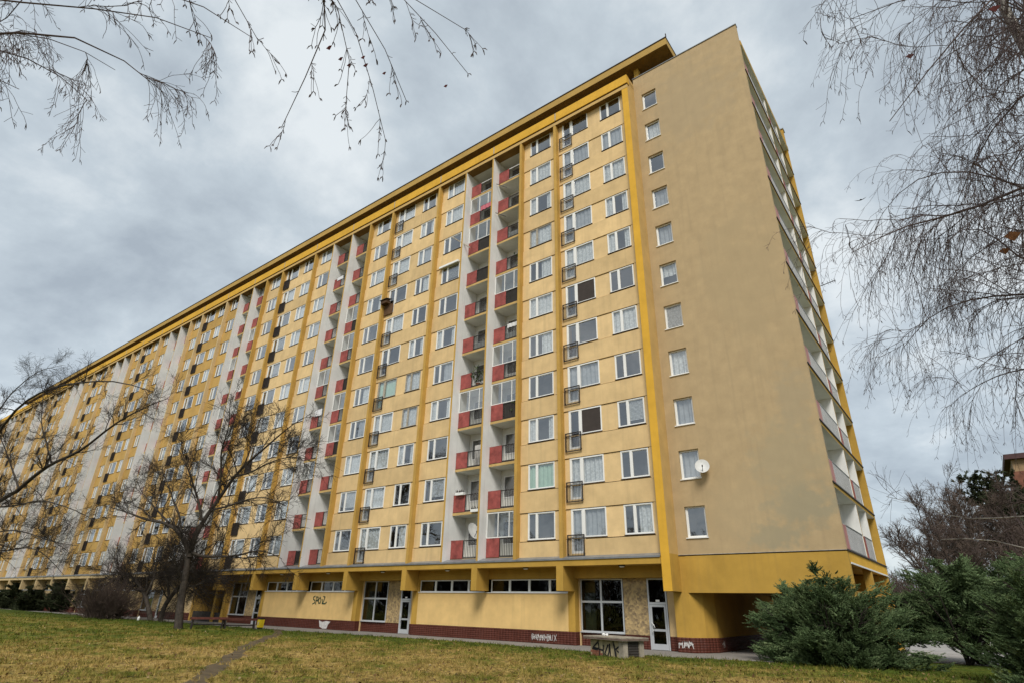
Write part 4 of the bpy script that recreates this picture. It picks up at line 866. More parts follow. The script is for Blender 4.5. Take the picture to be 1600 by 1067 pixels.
# ------------------------------------------------------------------ things on the ground
def utility_box():
    t = thing('utility_box', 'low concrete ventilation box with an overhanging slab and black graffiti, on the lawn', 'ventilation box', (-0.8, -4.4, G))
    z0 = 0.1; zt = 0.80
    c0 = np.array([-0.10, -5.00]); cl = np.array([-1.92, -4.43]); cr = np.array([0.30, -4.05]); cb = cl+cr-c0
    def ext(m, k, d=0): return c0+(cl-c0)*m+(cr-c0)*k
    ul = (cl-c0)/np.linalg.norm(cl-c0); ur = (cr-c0)/np.linalg.norm(cr-c0); nl = -ur; nr = -ul
    def prism(mb, pts, za, zb, m=0):
        n = len(pts); mb.face([(*p, zb) for p in pts], m); mb.face([(*p, za) for p in pts[::-1]], m)
        for i in range(n): a, b = pts[i], pts[(i+1) % n]; mb.face([(*a, za), (*b, za), (*b, zb), (*a, zb)], m)
    mb = MB(); prism(mb, [c0+ul*0.02+ur*0.06, c0+ur*0.06+ul*1.88, cb-ur*0.05, cr-ur*0.05+ul*0.02][::-1], z0, zt); wall = mb.build('box_wall', [surf('cream_flaking_plaster', (0.40, 0.33, 0.20), 0.35, 5, 0.4, 30, streak=0.5)], t)
    for p in (c0, cr-ur*0.22):       # corner posts either side of the louvre
        mb = MB(); prism(mb, [p-ur*0.0+nr*0.03, p+ur*0.22+nr*0.03, p+ur*0.22+ul*0.2, p+ul*0.22+ur*0.0][:4], z0, zt); mb.build('corner_post', ['concrete'], t)
    a, b = c0+ur*0.24-ul*0.005, cr-ur*0.24-ul*0.005
    mb = MB()
    for i in range(6):
        z = 0.26+i*0.088; mb.hexa([(*a, z), (*b, z), (*(b+ul*0.06), z+0.05), (*(a+ul*0.06), z+0.05), (*a, z+0.012), (*b, z+0.012), (*(b+ul*0.06), z+0.062), (*(a+ul*0.06), z+0.062)], 0)
    mb.face([(*(a+ul*0.015), 0.2), (*(b+ul*0.015), 0.2), (*(b+ul*0.015), zt), (*(a+ul*0.015), zt)], 1); mb.build('louvre', ['rail', 'dark'], t)
    mb = MB(); o = 0.15; prism(mb, [c0+nl*o+nr*o, cl+nl*o-nr*o, cb-nl*o-nr*o, cr-nl*o+nr*o][::-1], zt+0.002, zt+0.11); sl = mb.build('slab', ['concrete'], t)
    mb = MB(); prism(mb, [c0+nl*(o+.006)+nr*(o+.006), cl+nl*(o+.006)-nr*(o+.006), cb-nl*o-nr*o, cr-nl*o+nr*(o+.006)][::-1], zt+0.02, zt+0.07); mb.build('slab_edge', [surf('stained_concrete', (0.16, 0.11, 0.09), 0.3, 4, 0.4, 30)], t)
    mb = MB()                          # bare bricks at the lower left corner
    for j in range(4):
        for i in range(3 if j < 3 else 2):
            q = cl-ul*(0.02+0.2*i+(0.1 if j % 2 else 0))+nl*0.008+ur*0.06; q2 = q-ul*0.19
            mb.hexa([(*q, z0+0.05+j*0.085), (*q2, z0+0.05+j*0.085), (*(q2+ur*0.05), z0+0.05+j*0.085), (*(q+ur*0.05), z0+0.05+j*0.085), (*q, z0+0.125+j*0.085), (*q2, z0+0.125+j*0.085), (*(q2+ur*0.05), z0+0.125+j*0.085), (*(q+ur*0.05), z0+0.125+j*0.085)], 0)
    mb.build('bare_bricks', [surf('old_brick', (0.26, 0.10, 0.06), 0.3, 9, 0.2)], t)
    SHUK = [[(0.55, 0.95), (0.1, 0.62), (0.6, 0.55), (0.0, 0.48), (0.5, 0.45)], [(0.62, 1.0), (0.78, 0.05)], [(0.7, 0.45), (1.05, 0.5)], [(1.15, 0.75), (1.0, 0.02)], [(1.55, 0.75), (1.25, 0.2), (1.4, 0.0), (1.65, 0.3), (1.72, 0.8), (1.72, 0.05)], [(2.0, 0.95), (2.2, 0.02)], [(2.05, 0.8), (2.35, 0.02)], [(2.2, 0.5), (2.65, 0.8)], [(2.65, 0.95), (2.8, 0.02)], [(2.3, 0.5), (2.6, 0.4)]]
    org = cl+nl*0.0+ur*0.056-ul*0.12
    strokes('graffiti', wall, (*org, 0.15), tuple(-ul), 0.60, SHUK, 'graffiti_black', 0.06)
    for x, s in ((-1.35, 0.07), (-1.2, 0.06)):
        p = np.array([x, -4.2]); q = thing('crumpled_paper', ('smaller' if s < 0.065 else 'larger')+' ball of crumpled white paper on the concrete slab', 'crumpled paper', (*p, zt+0.112), 'crumpled paper on the slab')
        me = bpy.data.meshes.new('ball'); import bmesh; bm = bmesh.new(); bmesh.ops.create_icosphere(bm, subdivisions=2, radius=s)
        for v in bm.verts: v.co *= RNG.uniform(0.75, 1.2); v.co.z = v.co.z*0.8+s*0.7
        bm.to_mesh(me); bm.free(); me.materials.append(M_['frame']); link('ball', me, q, (*p, zt+0.112))
utility_box()
wood = surf('brown_bench_slats', (0.11, 0.035, 0.025), 0.25, 6, 0.2, 30, rough=0.5)
def bench(cx, cy, ang, lab):
    t = thing('park_bench', lab, 'bench', (cx, cy, float(lawn_z(cx, cy))-0.03), 'benches under the bare tree'); z0 = float(lawn_z(cx, cy))-0.03
    c, s = math.cos(ang), math.sin(ang); T = lambda x, y, z: (cx+c*x-s*y, cy+s*x+c*y, z0+z)
    def bx(x0, x1, y0, y1, za, zb, nm, mt): 
        mb = MB(); mb.hexa([T(x0, y0, za), T(x1, y0, za), T(x1, y1, za), T(x0, y1, za), T(x0, y0, zb), T(x1, y0, zb), T(x1, y1, zb), T(x0, y1, zb)], 0); return mb.build(nm, [mt], t)
    for i in range(4): bx(-1.1, 1.1, -0.27+i*0.14, -0.15+i*0.14, 0.60, 0.66, 'slat', wood)
    for y_ in (-0.285, 0.29): bx(-1.1, 1.1, y_-0.012, y_+0.012, 0.55, 0.67, 'apron', wood)
    for sx in (-0.92, 0.92):
        mb = MB(); mb.bar(T(sx, -0.25, 0.57), T(sx, 0.26, 0.57), 0.06, 0.05); mb.bar(T(sx, -0.22, 0.55), T(sx*1.05, -0.28, -0.05), 0.075); mb.bar(T(sx, 0.22, 0.55), T(sx*1.05, 0.28, -0.05), 0.075); mb.build('leg', ['rail'], t)
    mb = MB(); mb.bar(T(-0.9, 0, 0.26), T(0.9, 0, 0.26), 0.06); mb.build('stretcher', ['rail'], t)
bench(-27.95, -6.95, math.radians(68), 'dark red slatted bench nearer the tree trunk'); bench(-27.3, -5.35, math.radians(64), 'dark red slatted bench nearer the yellow bin')
bx_, by_ = -28.2, -3.25
t = thing('litter_bin', 'small yellow litter bin with a dark rim standing at the pavement edge', 'litter bin', (bx_, by_, G))
mb = MB(); mb.hexa([(bx_-0.17, by_-0.14, G+0.14), (bx_+0.17, by_-0.14, G+0.14), (bx_+0.17, by_+0.14, G+0.14), (bx_-0.17, by_+0.14, G+0.14), (bx_-0.19, by_-0.155, G+0.62), (bx_+0.19, by_-0.155, G+0.62), (bx_+0.19, by_+0.155, G+0.62), (bx_-0.19, by_+0.155, G+0.62)], 0)
mb.build('bin_body', [surf('yellow_plastic', (0.75, 0.55, 0.015), 0.08, 3, 0, rough=0.4, spec=0.5)], t)
mb = MB(); mb.box(bx_-0.18, bx_+0.18, by_-0.145, by_+0.145, G+0.621, G+0.72); mb.build('lid', ['rail'], t); mb = MB(); mb.box(bx_-0.15, bx_+0.15, by_-0.12, by_+0.12, G, G+0.139); mb.build('foot', ['rail'], t)
strokes('sticker', t, (bx_-0.08, by_-0.165, G+0.3), (1, 0), 0.16, [[(0.2, 0), (0.2, 1)], [(0.2, 1), (0.8, 0.8), (0.3, 0.5)], [(0.4, 0.2), (0.8, 0.2)]], 'graffiti_white', 0.03)
lx, ly = -46.6, -3.5
t = thing('plastic_bottle', 'white bit of litter lying on the grass by the twin trunks', 'litter', (lx, ly, G)); mb = MB(); mb.lathe([(0.0, 0.05), (0.09, 0.06), (0.11, 0.12), (0.11, 0.26), (0.05, 0.33), (0.04, 0.40)], 12, (lx, ly, G)); mb.build('bottle', ['frame'], t)

def car(cx, cy, ang, paint, lab, van=False):
    t = thing('parked_van' if van else 'parked_car', lab, 'van' if van else 'car', (cx, cy, G)); c, s = math.cos(ang), math.sin(ang); T = lambda x, y, z: (cx+c*x-s*y, cy+s*x+c*y, G+z)
    prof = [(-2.1, .35), (-2.15, .8), (-1.95, 1.0), (-1.2, 1.05), (-0.75, 1.45), (0.8, 1.48), (1.5, 1.05), (2.1, .95), (2.15, .4)] if not van else [(-2.4, .35), (-2.45, 1.0), (-2.35, 2.2), (1.1, 2.2), (1.7, 1.3), (2.35, 1.15), (2.4, .4)]
    mb = MB(); w = 0.85
    for (xa, za), (xb, zb) in zip(prof, prof[1:]+prof[:1]): mb.face([T(xa, -w, za), T(xb, -w, zb), T(xb, w, zb), T(xa, w, za)])
    mb.face([T(x, -w, z) for x, z in prof][::-1]); mb.face([T(x, w, z) for x, z in prof]); mb.build('body', [paint], t)
    gl = [(-1.05, 1.08), (-0.7, 1.38), (0.72, 1.40), (1.3, 1.08)] if not van else [(0.1, 1.25), (0.1, 1.95), (1.05, 1.95), (1.5, 1.3)]
    for sd in (-1, 1): mb = MB(); mb.face([T(x, sd*(w+0.006), z) for x, z in (gl if sd > 0 else gl[::-1])]); mb.build('side_window', ['screen'], t)
    for x in (-1.3, 1.35):
        for sd in (-1, 1):
            mb = MB(); n = 14; cc = [(x+0.32*math.cos(2*math.pi*i/n), 0.32+0.32*math.sin(2*math.pi*i/n)) for i in range(n)]
            mb.face([T(a, sd*(w+0.02), b) for a, b in cc]); [mb.face([T(a, sd*(w+.02), b), T(a2, sd*(w+.02), b2), T(a2, sd*(w-.2), b2), T(a, sd*(w-.2), b)]) for (a, b), (a2, b2) in zip(cc, cc[1:]+cc[:1])]; mb.build('wheel', ['rail'], t)
pw = surf('white_car_paint', (0.7, 0.71, 0.72), 0.03, 2, 0, rough=0.3, spec=0.5); pt = surf('turquoise_paint', (0.22, 0.50, 0.55), 0.05, 2, 0, rough=0.35, spec=0.5)
car(4.2, 33, 0.0, pt, 'turquoise van seen through the passage under the building', True)
car(-1.8, 36, 0.0, pw, 'white car parked behind the building, seen through the passage')
car(10.6, 58, 1.3, pw, 'white car parked far behind the juniper trunk')

# ------------------------------------------------------------------ trees
def pline(pts, y, jit=0.0, ys=None):
    """sight-line points on a vertical plane through the tree, pushed in depth by ys (one per point) so that the tree has a round crown"""
    ys = ys or [0]*len(pts); return np.array([at_y(u, v, y+d) for (u, v), d in zip(pts, ys)])
def tree_from(name, label, cat, base, limbs, levels, twig_mat, bark='bark', S=6, group=None):
    t = thing(name, label, cat, base, group)
    P, R = limb_set(limbs, 14); V, F = tubes([(P, R)], S+2); link('trunk', np_mesh('trunk', V, F, [bark], smooth=True), t)
    sets = []; par = [(P, R)]
    for i, lv in enumerate(levels):
        nxt = []
        for p, r in par: nxt.append(grow(p, r, **lv))
        sets.append(nxt); par = nxt
    big = [s for s in sets[0]]
    V, F = tubes(big, 5); stuff(link('boughs', np_mesh('boughs', V, F, [bark], smooth=True), t))
    V, F = tubes([s for st in sets[1:] for s in st], 3); stuff(link('crown', np_mesh('crown', V, F, [twig_mat]), t))
    return t
def bare(y, s=1.0, n0=15):   # three orders of twigs for the park trees
    return [dict(n=n0, length=3.9*s, tmin=0.12, ang=(0.4, 1.0), up=0.25, wig=0.17, K=9, rfac=0.5, rend=0.012, taper=0.4),
            dict(n=9, length=1.9*s, tmin=0.15, ang=(0.35, 0.95), up=0.12, wig=0.2, K=6, rfac=0.6, rend=0.0085, taper=0.4),
            dict(n=7, length=0.85*s, tmin=0.1, ang=(0.35, 1.0), up=0.08, wig=0.22, K=4, rfac=0.75, rend=0.0068, taper=0.4)]
# the bare tree in the middle left
Y1 = -8.4
L1 = [([(278, 986), (281, 950), (286, 920), (292, 885), (298, 850)], 0.259, 0.156, None),
      ([(297, 862), (284, 832), (264, 816), (229, 812), (201, 800), (172, 792)], 0.144, 0.024, [0, -.3, -.8, -1.2, -1.6, -2]),
      ([(296, 870), (300, 840), (315, 812), (331, 796), (347, 773), (363, 745), (382, 725), (402, 710), (425, 690), (450, 666), (474, 652)], 0.173, 0.018, [0, 0, .3, .5, .9, 1.2, 1.5, 1.7, 1.9, 2.1, 2.3]),
      ([(315, 812), (312, 786), (303, 761), (296, 737), (286, 715), (283, 690)], 0.094, 0.018, [0, -.3, -.7, -1, -1.3, -1.6]),
      ([(298, 862), (319, 872), (343, 867), (366, 871), (388, 861), (412, 858), (440, 872)], 0.101, 0.018, [0, .4, .9, 1.3, 1.8, 2.0, 2.2]),
      ([(340, 785), (344, 755), (347, 730), (343, 708), (354, 680), (360, 655), (358, 636)], 0.094, 0.015, [.6, .3, 0, -.3, -.6, -.8, -1]),
      ([(363, 745), (392, 738), (420, 722), (452, 712), (480, 716)], 0.072, 0.015, [1.2, .8, .5, .2, 0]),
      ([(264, 816), (242, 793), (222, 770), (212, 745)], 0.065, 0.015, [-.8, -.6, -.4, -.2]),
      ([(284, 832), (280, 800), (268, 776), (260, 748), (250, 728)], 0.079, 0.015, [-.3, .4, .9, 1.3, 1.6]),
      ([(331, 796), (358, 790), (390, 778), (418, 775), (446, 790)], 0.072, 0.015, [.5, -.2, -.8, -1.3, -1.7]),
      ([(382, 725), (392, 700), (394, 676), (404, 655)], 0.058, 0.012, [1.5, 2, 2.4, 2.7])]
tree_from('bare_tree', 'gnarled leafless tree with a thick forked trunk beside two benches', 'tree', tuple(at_y(278, 985, Y1)*[1, 1, 0]+[0, 0, G]), [(pline(p, Y1, ys=y), a, b) for p, a, b, y in L1], bare(1, 0.82), 'twig')
# the tree whose trunk stands outside the left edge
Y2 = -9.5
L2 = [([(-150, 1000), (-120, 900), (-70, 820), (-10, 788), (30, 764)], 0.345, 0.190, None),
      ([(25, 768), (50, 745), (80, 722), (110, 712), (138, 700), (165, 668), (200, 650), (235, 630), (262, 622)], 0.207, 0.030, [0, .2, .5, .8, 1.1, 1.5, 1.8, 2.1, 2.3]),
      ([(-60, 815), (-20, 700), (0, 665), (20, 640), (50, 618), (90, 600), (130, 598), (180, 590), (240, 612)], 0.196, 0.030, [0, -.5, -.8, -1, -1.3, -1.6, -1.8, -2, -2]),
      ([(-20, 792), (30, 790), (60, 778), (100, 790), (130, 800), (150, 815)], 0.115, 0.020, [0, -.4, -.8, -1, -1.3, -1.5]),
      ([(30, 764), (20, 735), (8, 700), (-10, 660)], 0.115, 0.030, [0, .4, .8, 1.1]),
      ([(80, 722), (72, 690), (62, 655), (70, 620), (60, 585)], 0.092, 0.020, [.5, .8, 1.2, 1.5, 1.8]),
      ([(-40, 850), (10, 862), (50, 850), (76, 870), (100, 898)], 0.103, 0.020, [0, .3, .7, 1, 1.2]),
      ([(-30, 720), (-5, 640), (20, 610), (60, 578), (100, 570)], 0.115, 0.020, [0, .3, .6, .9, 1.2]),
      ([(-60, 830), (-20, 835), (20, 825), (55, 835), (90, 850), (122, 852)], 0.115, 0.020, [0, -.5, -1, -1.4, -1.7, -2])]
tree_from('bare_tree', 'leafless tree whose crooked boughs reach in from the left edge', 'tree', tuple(at_y(-150, 1000, Y2)*[1, 1, 0]+[0, 0, G]), [(pline(p, Y2, ys=y), a, b) for p, a, b, y in L2], bare(1, 1.0, 24), 'twig')
# small twin-stemmed tree with a dense low crown
Y3 = -2.6; tw = [([(236, 972), (232, 950), (226, 925), (212, 905), (195, 895), (172, 893)], 0.22, 0.05, [0, 0, 0, -.4, -.8, -1.2]), ([(250, 970), (256, 945), (272, 925), (290, 905), (310, 893), (328, 892)], 0.22, 0.05, [0, 0, .3, .6, .9, 1.2]),
      ([(228, 930), (240, 905), (244, 885), (240, 872)], 0.12, 0.04, [0, .3, .6, .9]), ([(264, 932), (262, 905), (272, 885), (284, 876)], 0.12, 0.04, [.2, -.3, -.8, -1.2]), ([(226, 925), (205, 918), (186, 910), (168, 905)], 0.10, 0.03, [0, .6, 1.2, 1.6]), ([(280, 915), (300, 915), (318, 910)], 0.09, 0.03, [.4, -.4, -1])]
tree_from('small_tree', 'low twin-stemmed leafless tree with a dense rounded twig crown', 'tree', tuple(at_y(242, 971, Y3)*[1, 1, 0]+[0, 0, G]), [(pline(p, Y3, ys=y), a, b) for p, a, b, y in tw],
          [dict(n=20, length=3.6, tmin=0.25, ang=(0.5, 1.3), up=0.15, wig=0.2, K=6, rfac=0.5, rend=0.012, taper=0.2), dict(n=13, length=1.7, tmin=0.1, ang=(0.3, 0.9), up=0.1, wig=0.2, K=5, rfac=0.6, rend=0.008, taper=0.3), dict(n=7, length=0.9, tmin=0.1, ang=(0.3, 0.9), wig=0.2, K=4, rfac=0.6, rend=0.006, taper=0.3)], 'twig')
# leaning brown shrub
bp = at_y(158, 968, -4.5); t = thing('brown_shrub', 'dense brown leafless shrub brushed over to one side, left of the twin stems', 'shrub', (bp[0], bp[1], G))
n = 620; o = np.stack([bp[0]+RNG.normal(0, 1.1, n), bp[1]+RNG.normal(0, 0.5, n), np.full(n, G)], 1); d = nrm(np.stack([RNG.normal(0.15, 0.5, n), RNG.normal(0, 0.35, n), RNG.uniform(0.35, 1.0, n)], 1)); pts = [o]; st = RNG.uniform(0.32, 0.66, (n, 1))
for i in range(6): d = nrm(d+RNG.normal(size=d.shape)*0.1+np.array([0.08, 0, -0.03])); pts.append(pts[-1]+d*st)
Pb = np.stack(pts, 1); Rb = np.linspace(0.028, 0.012, 7)[None].repeat(n, 0)
V, F = tubes([(Pb, Rb), grow(Pb, Rb, 5, 0.9, 0.3, (0.2, 0.7), 0.1, 0.2, 0, 4, 0.7, 0.009)], 3); stuff(link('stems', np_mesh('stems', V, F, ['redtwig']), t))

# ------------------------------------------------------------------ birches hanging into the picture
def birch_levels(s=1.0, n1=10, n2=9, spur=True):
    return [dict(n=n1, length=1.7*s, tmin=0.15, ang=(0.5, 1.2), up=0.0, wig=0.16, grav=-0.03, K=8, rfac=0.55, rend=0.0035),
            dict(n=n2, length=1.35*s, tmin=0.1, ang=(0.3, 0.9), up=-0.35, wig=0.10, grav=-0.20, K=10, rfac=0.6, rend=0.0017)]
def birch(label, base, limbs, levels, group=None, spurs=5, spur_len=0.055, spurtip=True, parent=None):
    t = thing('birch_tree', label, 'tree', base, group) if parent is None else parent
    P, R = limb_set(limbs, 16); wv = np.cumsum(RNG.normal(size=P.shape)*0.010*spur_len/0.05, axis=1); wv -= np.linspace(0, 1, 16)[None, :, None]*wv[:, -1:]; P[1:] += wv[1:]; V, F = tubes([(P[:1], R[:1])], 10); link('trunk', np_mesh('trunk', V, F, ['palebranch'], smooth=True), t)
    V, F = tubes([(P[1:], R[1:])], 6); stuff(link('boughs', np_mesh('boughs', V, F, ['birchtwig'], smooth=True), t))
    a = grow(P, R, **levels[0]); b = grow(*a, **levels[1])
    b2 = grow(*a, **{**levels[1], 'n': max(3, levels[1]['n']//2), 'length': levels[1]['length']*0.5})
    V, F = tubes([a], 4); stuff(link('branches', np_mesh('branches', V, F, ['birchtwig'], smooth=True), t))
    c = grow(*b, n=spurs, length=spur_len*2.4, tmin=0.2, ang=(0.5, 1.1), up=-0.2, wig=0.1, K=3, rfac=0.8, rend=0.0016, taper=0.3)
    # forked buds and hanging catkins at the tips
    tip = b[0][:, -1]; dd = nrm(b[0][:, -1]-b[0][:, -2]); n = len(tip); fork = []
    for sgn in (-1, 1):
        sd = nrm(np.cross(dd, RNG.normal(size=(n, 3))))*sgn; e_ = nrm(dd*0.75+sd*0.6); L = RNG.uniform(0.6, 1.3, (n, 1))*spur_len
        fork.append((np.stack([tip, tip+e_*L*0.5, tip+nrm(e_+[0, 0, -0.4])*L], 1), np.array([[0.0018, 0.0032, 0.0012]]).repeat(n, 0)))
    V, F = tubes([b, b2, c]+fork, 3); stuff(link('crown', np_mesh('crown', V, F, ['birchtwig']), t))
    return t, b
def dl(pts, d, dd=None):
    dd = dd or [0]*len(pts); return np.array([at_d(u, v, d+e_) for (u, v), e_ in zip(pts, dd)])
# the birch on the right: trunk beyond the right edge
tb = at_d(1960, 700, 11.0); tx, ty = tb[0], tb[1]
trunk = np.array([[tx, ty, G], [tx+.1, ty, 2.5], [tx+.05, ty+.1, 5], [tx-.1, ty+.1, 8], [tx-.2, ty, 11], [tx-.2, ty-.1, 14]])
tp = lambda z: np.array([np.interp(z, trunk[:, 2], trunk[:, 0]), np.interp(z, trunk[:, 2], trunk[:, 1]), z])
def rl(pts, d, z0, r, dd=None): q = dl(pts, d, dd); return (np.concatenate([[tp(z0)], q]), r, 0.0035)
RL = [(trunk, 0.16, 0.05),
      rl([(1640, 262), (1579, 304), (1547, 328), (1516, 346), (1453, 344), (1416, 348), (1379, 362), (1350, 380), (1330, 396)], 8.5, 6.6, 0.04, [0, 0, 0, -.1, -.2, -.3, -.5, -.7, -.8]),
      rl([(1680, 440), (1600, 418), (1568, 390), (1540, 345), (1500, 346), (1480, 372)], 9.0, 5.2, 0.03, [0, 0, .2, .4, .6, .8]),
      rl([(1660, 100), (1600, 131), (1563, 163), (1537, 194), (1516, 236), (1510, 290), (1490, 330)], 8.0, 8.5, 0.03),
      rl([(1600, -60), (1532, 3), (1495, 52), (1463, 100), (1427, 139), (1402, 163), (1390, 190)], 7.5, 10.5, 0.03, [0, 0, -.2, -.4, -.6, -.7, -.8]),
      rl([(1660, 455), (1600, 462), (1537, 464), (1474, 474), (1436, 508), (1410, 545)], 9.5, 5.4, 0.026, [0, 0, .2, .4, .6, .7]),
      rl([(1560, -130), (1440, -75), (1365, -60), (1315, -42), (1282, -24)], 7.0, 11.5, 0.03, [0, -.2, -.4, -.6, -.8]),
      rl([(1640, -60), (1560, -30), (1480, -15), (1400, -5), (1330, 30)], 8.0, 10.5, 0.028, [0, .2, .4, .6, .8]),
      rl([(1700, 560), (1640, 560), (1590, 575), (1540, 590), (1500, 620)], 10.5, 4.8, 0.024, [0, .3, .6, .9, 1.2]),
      rl([(1660, 300), (1610, 300), (1560, 270), (1500, 262), (1440, 270), (1400, 300), (1378, 335)], 9.2, 6.4, 0.026, [0, .2, .4, .6, .8, 1, 1.1]),
      rl([(1660, 180), (1620, 190), (1585, 215), (1565, 260), (1560, 330)], 7.5, 8.0, 0.024),
      rl([(1700, 380), (1650, 360), (1600, 350), (1560, 370), (1520, 400), (1480, 440)], 10.5, 5.5, 0.024, [0, .2, .5, .8, 1.1, 1.4])]
T_, _b = birch('birch whose weeping leafless twigs curtain the sky on the right', (tx, ty, G), RL, birch_levels(0.95, 17, 11), spurs=6)
LOWB = [rl([(1700, 905), (1640, 865), (1600, 850), (1561, 845), (1528, 833), (1504, 838), (1470, 842)], 9.0, 2.6, 0.022), rl([(1680, 800), (1600, 806), (1561, 807), (1528, 812), (1504, 816), (1466, 805), (1428, 779), (1385, 775)], 9.5, 3.0, 0.016, [0, 0, 0, .1, .2, .4, .6, .8])]
P, R = limb_set(LOWB, 16); V, F = tubes([(P, R)], 6); stuff(link('low_bough', np_mesh('low_bough', V, F, ['palebranch'], smooth=True), T_))
a = grow(P, R, n=16, length=0.9, tmin=0.35, ang=(0.4, 1.1), up=0.15, wig=0.15, K=7, rfac=0.5, rend=0.003); b = grow(*a, n=6, length=0.45, tmin=0.1, ang=(0.4, 1), wig=0.15, K=5, rfac=0.6, rend=0.0018)
V, F = tubes([a, b], 3); stuff(link('low_twigs', np_mesh('low_twigs', V, F, ['birchtwig']), T_))
# dead leaves still hanging
def leaf(par, p, s, col):
    mb = MB(); q = Vector(p); a = Vector((s, 0.2*s, -0.4*s)); b = Vector((0.1*s, 0.3*s, -1.3*s)); c_ = Vector((-0.8*s, -0.2*s, -0.6*s))
    for o in (0, 0.002): mb.face([q+Vector((0, o, 0)), q+a+Vector((0, o, 0)), q+b+Vector((0, o, 0)), q+c_+Vector((0, o, 0))])
    mb.build('dead_leaf', [col], par)
brownleaf = surf('dead_leaf_brown', (0.17, 0.075, 0.03), 0.3, 20, 0); redleaf = surf('dead_leaf_red', (0.10, 0.02, 0.018), 0.3, 20, 0)
leaf(T_, at_d(1578, 362, 8.0), 0.085, brownleaf); leaf(T_, at_d(1567, 388, 8.6), 0.06, brownleaf); leaf(T_, at_d(1551, 10, 7.2), 0.05, redleaf); leaf(T_, at_d(1420, 85, 7.2), 0.04, redleaf)
# the birch behind on the left: one bough across the top left corner, one over the top centre
tb = at_d(-900, 500, 9.0); tx, ty = tb[0], tb[1]
trunk2 = np.array([[tx, ty, G], [tx, ty+.1, 3], [tx+.1, ty, 6], [tx+.1, ty-.1, 9], [tx, ty, 12.5]])
tp2 = lambda z: np.array([np.interp(z, trunk2[:, 2], trunk2[:, 0]), np.interp(z, trunk2[:, 2], trunk2[:, 1]), z])
def ll(pts, d, z0, r, dd=None): q = dl(pts, d, dd); return (np.concatenate([[tp2(z0)], q]), r, 0.0025)
LL = [(trunk2, 0.15, 0.04),
      ll([(-200, 70), (-60, 56), (0, 55), (45, 48), (85, 46), (110, 34), (150, 40), (185, 66), (210, 88), (240, 125), (262, 150)], 6.0, 5.2, 0.03),
      ll([(-200, 60), (-30, 62), (0, 68), (25, 84), (60, 90), (90, 105), (115, 130), (140, 160)], 6.3, 5.0, 0.02, [0, 0, 0, .2, .4, .5, .6, .7]),
      ll([(-150, -40), (-20, 8), (40, 22), (100, 14), (160, -4), (230, 8), (290, 24), (330, 60)], 5.6, 6.0, 0.018),
      ll([(-120, -80), (60, -40), (170, -30), (260, -18), (330, -10), (370, 30), (395, 60)], 5.8, 6.6, 0.02),
      ll([(-150, 100), (-20, 36), (20, 38), (60, 60), (110, 56), (150, 75), (180, 110)], 6.5, 5.4, 0.014, [0, 0, .2, .3, .5, .6, .8]),
      ll([(-100, 100), (-20, 88), (2, 100), (18, 118), (30, 140)], 6.2, 4.8, 0.01)]
T2, _ = birch('birch whose fine drooping twigs fill the top left corner of the sky', (tx, ty, G), LL, birch_levels(0.43, 12, 10), spurs=5, spur_len=0.04)
CB = [ll([(100, -260), (330, -170), (460, -90), (545, -40), (556, 10), (525, 46), (500, 66), (478, 100), (452, 140), (440, 165), (437, 200)], 5.0, 7.5, 0.026),
      ll([(100, -260), (330, -170), (470, -90), (560, -40), (590, 0), (600, 40), (612, 70), (628, 112), (640, 160)], 5.0, 7.5, 0.012),
      ll([(330, -170), (470, -90), (556, -30), (570, 40), (580, 100), (588, 150), (600, 180), (607, 215)], 5.1, 7.5, 0.010),
      ll([(330, -170), (470, -90), (620, -40), (660, 0), (690, 30), (712, 40), (735, 47)], 5.0, 7.5, 0.010),
      ll([(330, -170), (470, -90), (610, -40), (650, 10), (670, 45), (690, 75), (712, 100), (730, 118)], 5.2, 7.5, 0.010),
      ll([(330, -170), (470, -90), (550, -30), (562, 30), (556, 70), (546, 110), (545, 150), (542, 172)], 5.0, 7.5, 0.010),
      ll([(200, -220), (330, -60), (352, -10), (370, 22), (388, 50), (402, 74)], 5.0, 7.0, 0.010), ll([(200, -220), (300, -60), (318, -5), (324, 40), (316, 70)], 5.2, 7.0, 0.010)]
P, R = limb_set(CB, 22); P[:, 8:] += np.cumsum(RNG.normal(size=P[:, 8:].shape)*0.009, axis=1); V, F = tubes([(P, R)], 5); stuff(link('overhead_bough', np_mesh('overhead_bough', V, F, ['birchtwig'], smooth=True), T2))
a = grow(P, R, n=15, length=0.29, tmin=0.52, ang=(0.25, 0.7), up=-0.1, wig=0.09, grav=-0.10, K=9, rfac=0.6, rend=0.0022, taper=0.3)
a2 = grow(*a, n=3, length=0.26, tmin=0.1, ang=(0.25, 0.7), up=-0.1, wig=0.1, grav=-0.1, K=6, rfac=0.8, rend=0.002); c1 = grow(*a, n=6, length=0.05, tmin=0.1, ang=(0.5, 1.0), K=3, rfac=0.9, rend=0.0022, taper=0.2); c2 = grow(P, R, n=10, length=0.06, tmin=0.62, ang=(0.5, 1.0), K=3, rfac=0.9, rend=0.0022, taper=0.2)
tips = np.concatenate([a[0][:, -1], a2[0][:, -1], P[:, -1]]); dirs = np.concatenate([nrm(a[0][:, -1]-a[0][:, -2]), nrm(a2[0][:, -1]-a2[0][:, -2]), nrm(P[:, -1]-P[:, -2])]); fk = []
for sgn in (-1, 1):
    sd = nrm(np.cross(dirs, RNG.normal(size=dirs.shape)))*sgn; e_ = nrm(dirs*0.6+sd*0.7); L = RNG.uniform(0.025, 0.05, (len(tips), 1)); fk.append((np.stack([tips, tips+e_*L*.5, tips+nrm(e_+[0, 0, -.5])*L], 1), np.array([[0.002, 0.005, 0.002]]).repeat(len(tips), 0)))
V, F = tubes([a, a2, c1, c2]+fk, 4); stuff(link('overhead_twigs', np_mesh('overhead_twigs', V, F, ['birchtwig']), T2))
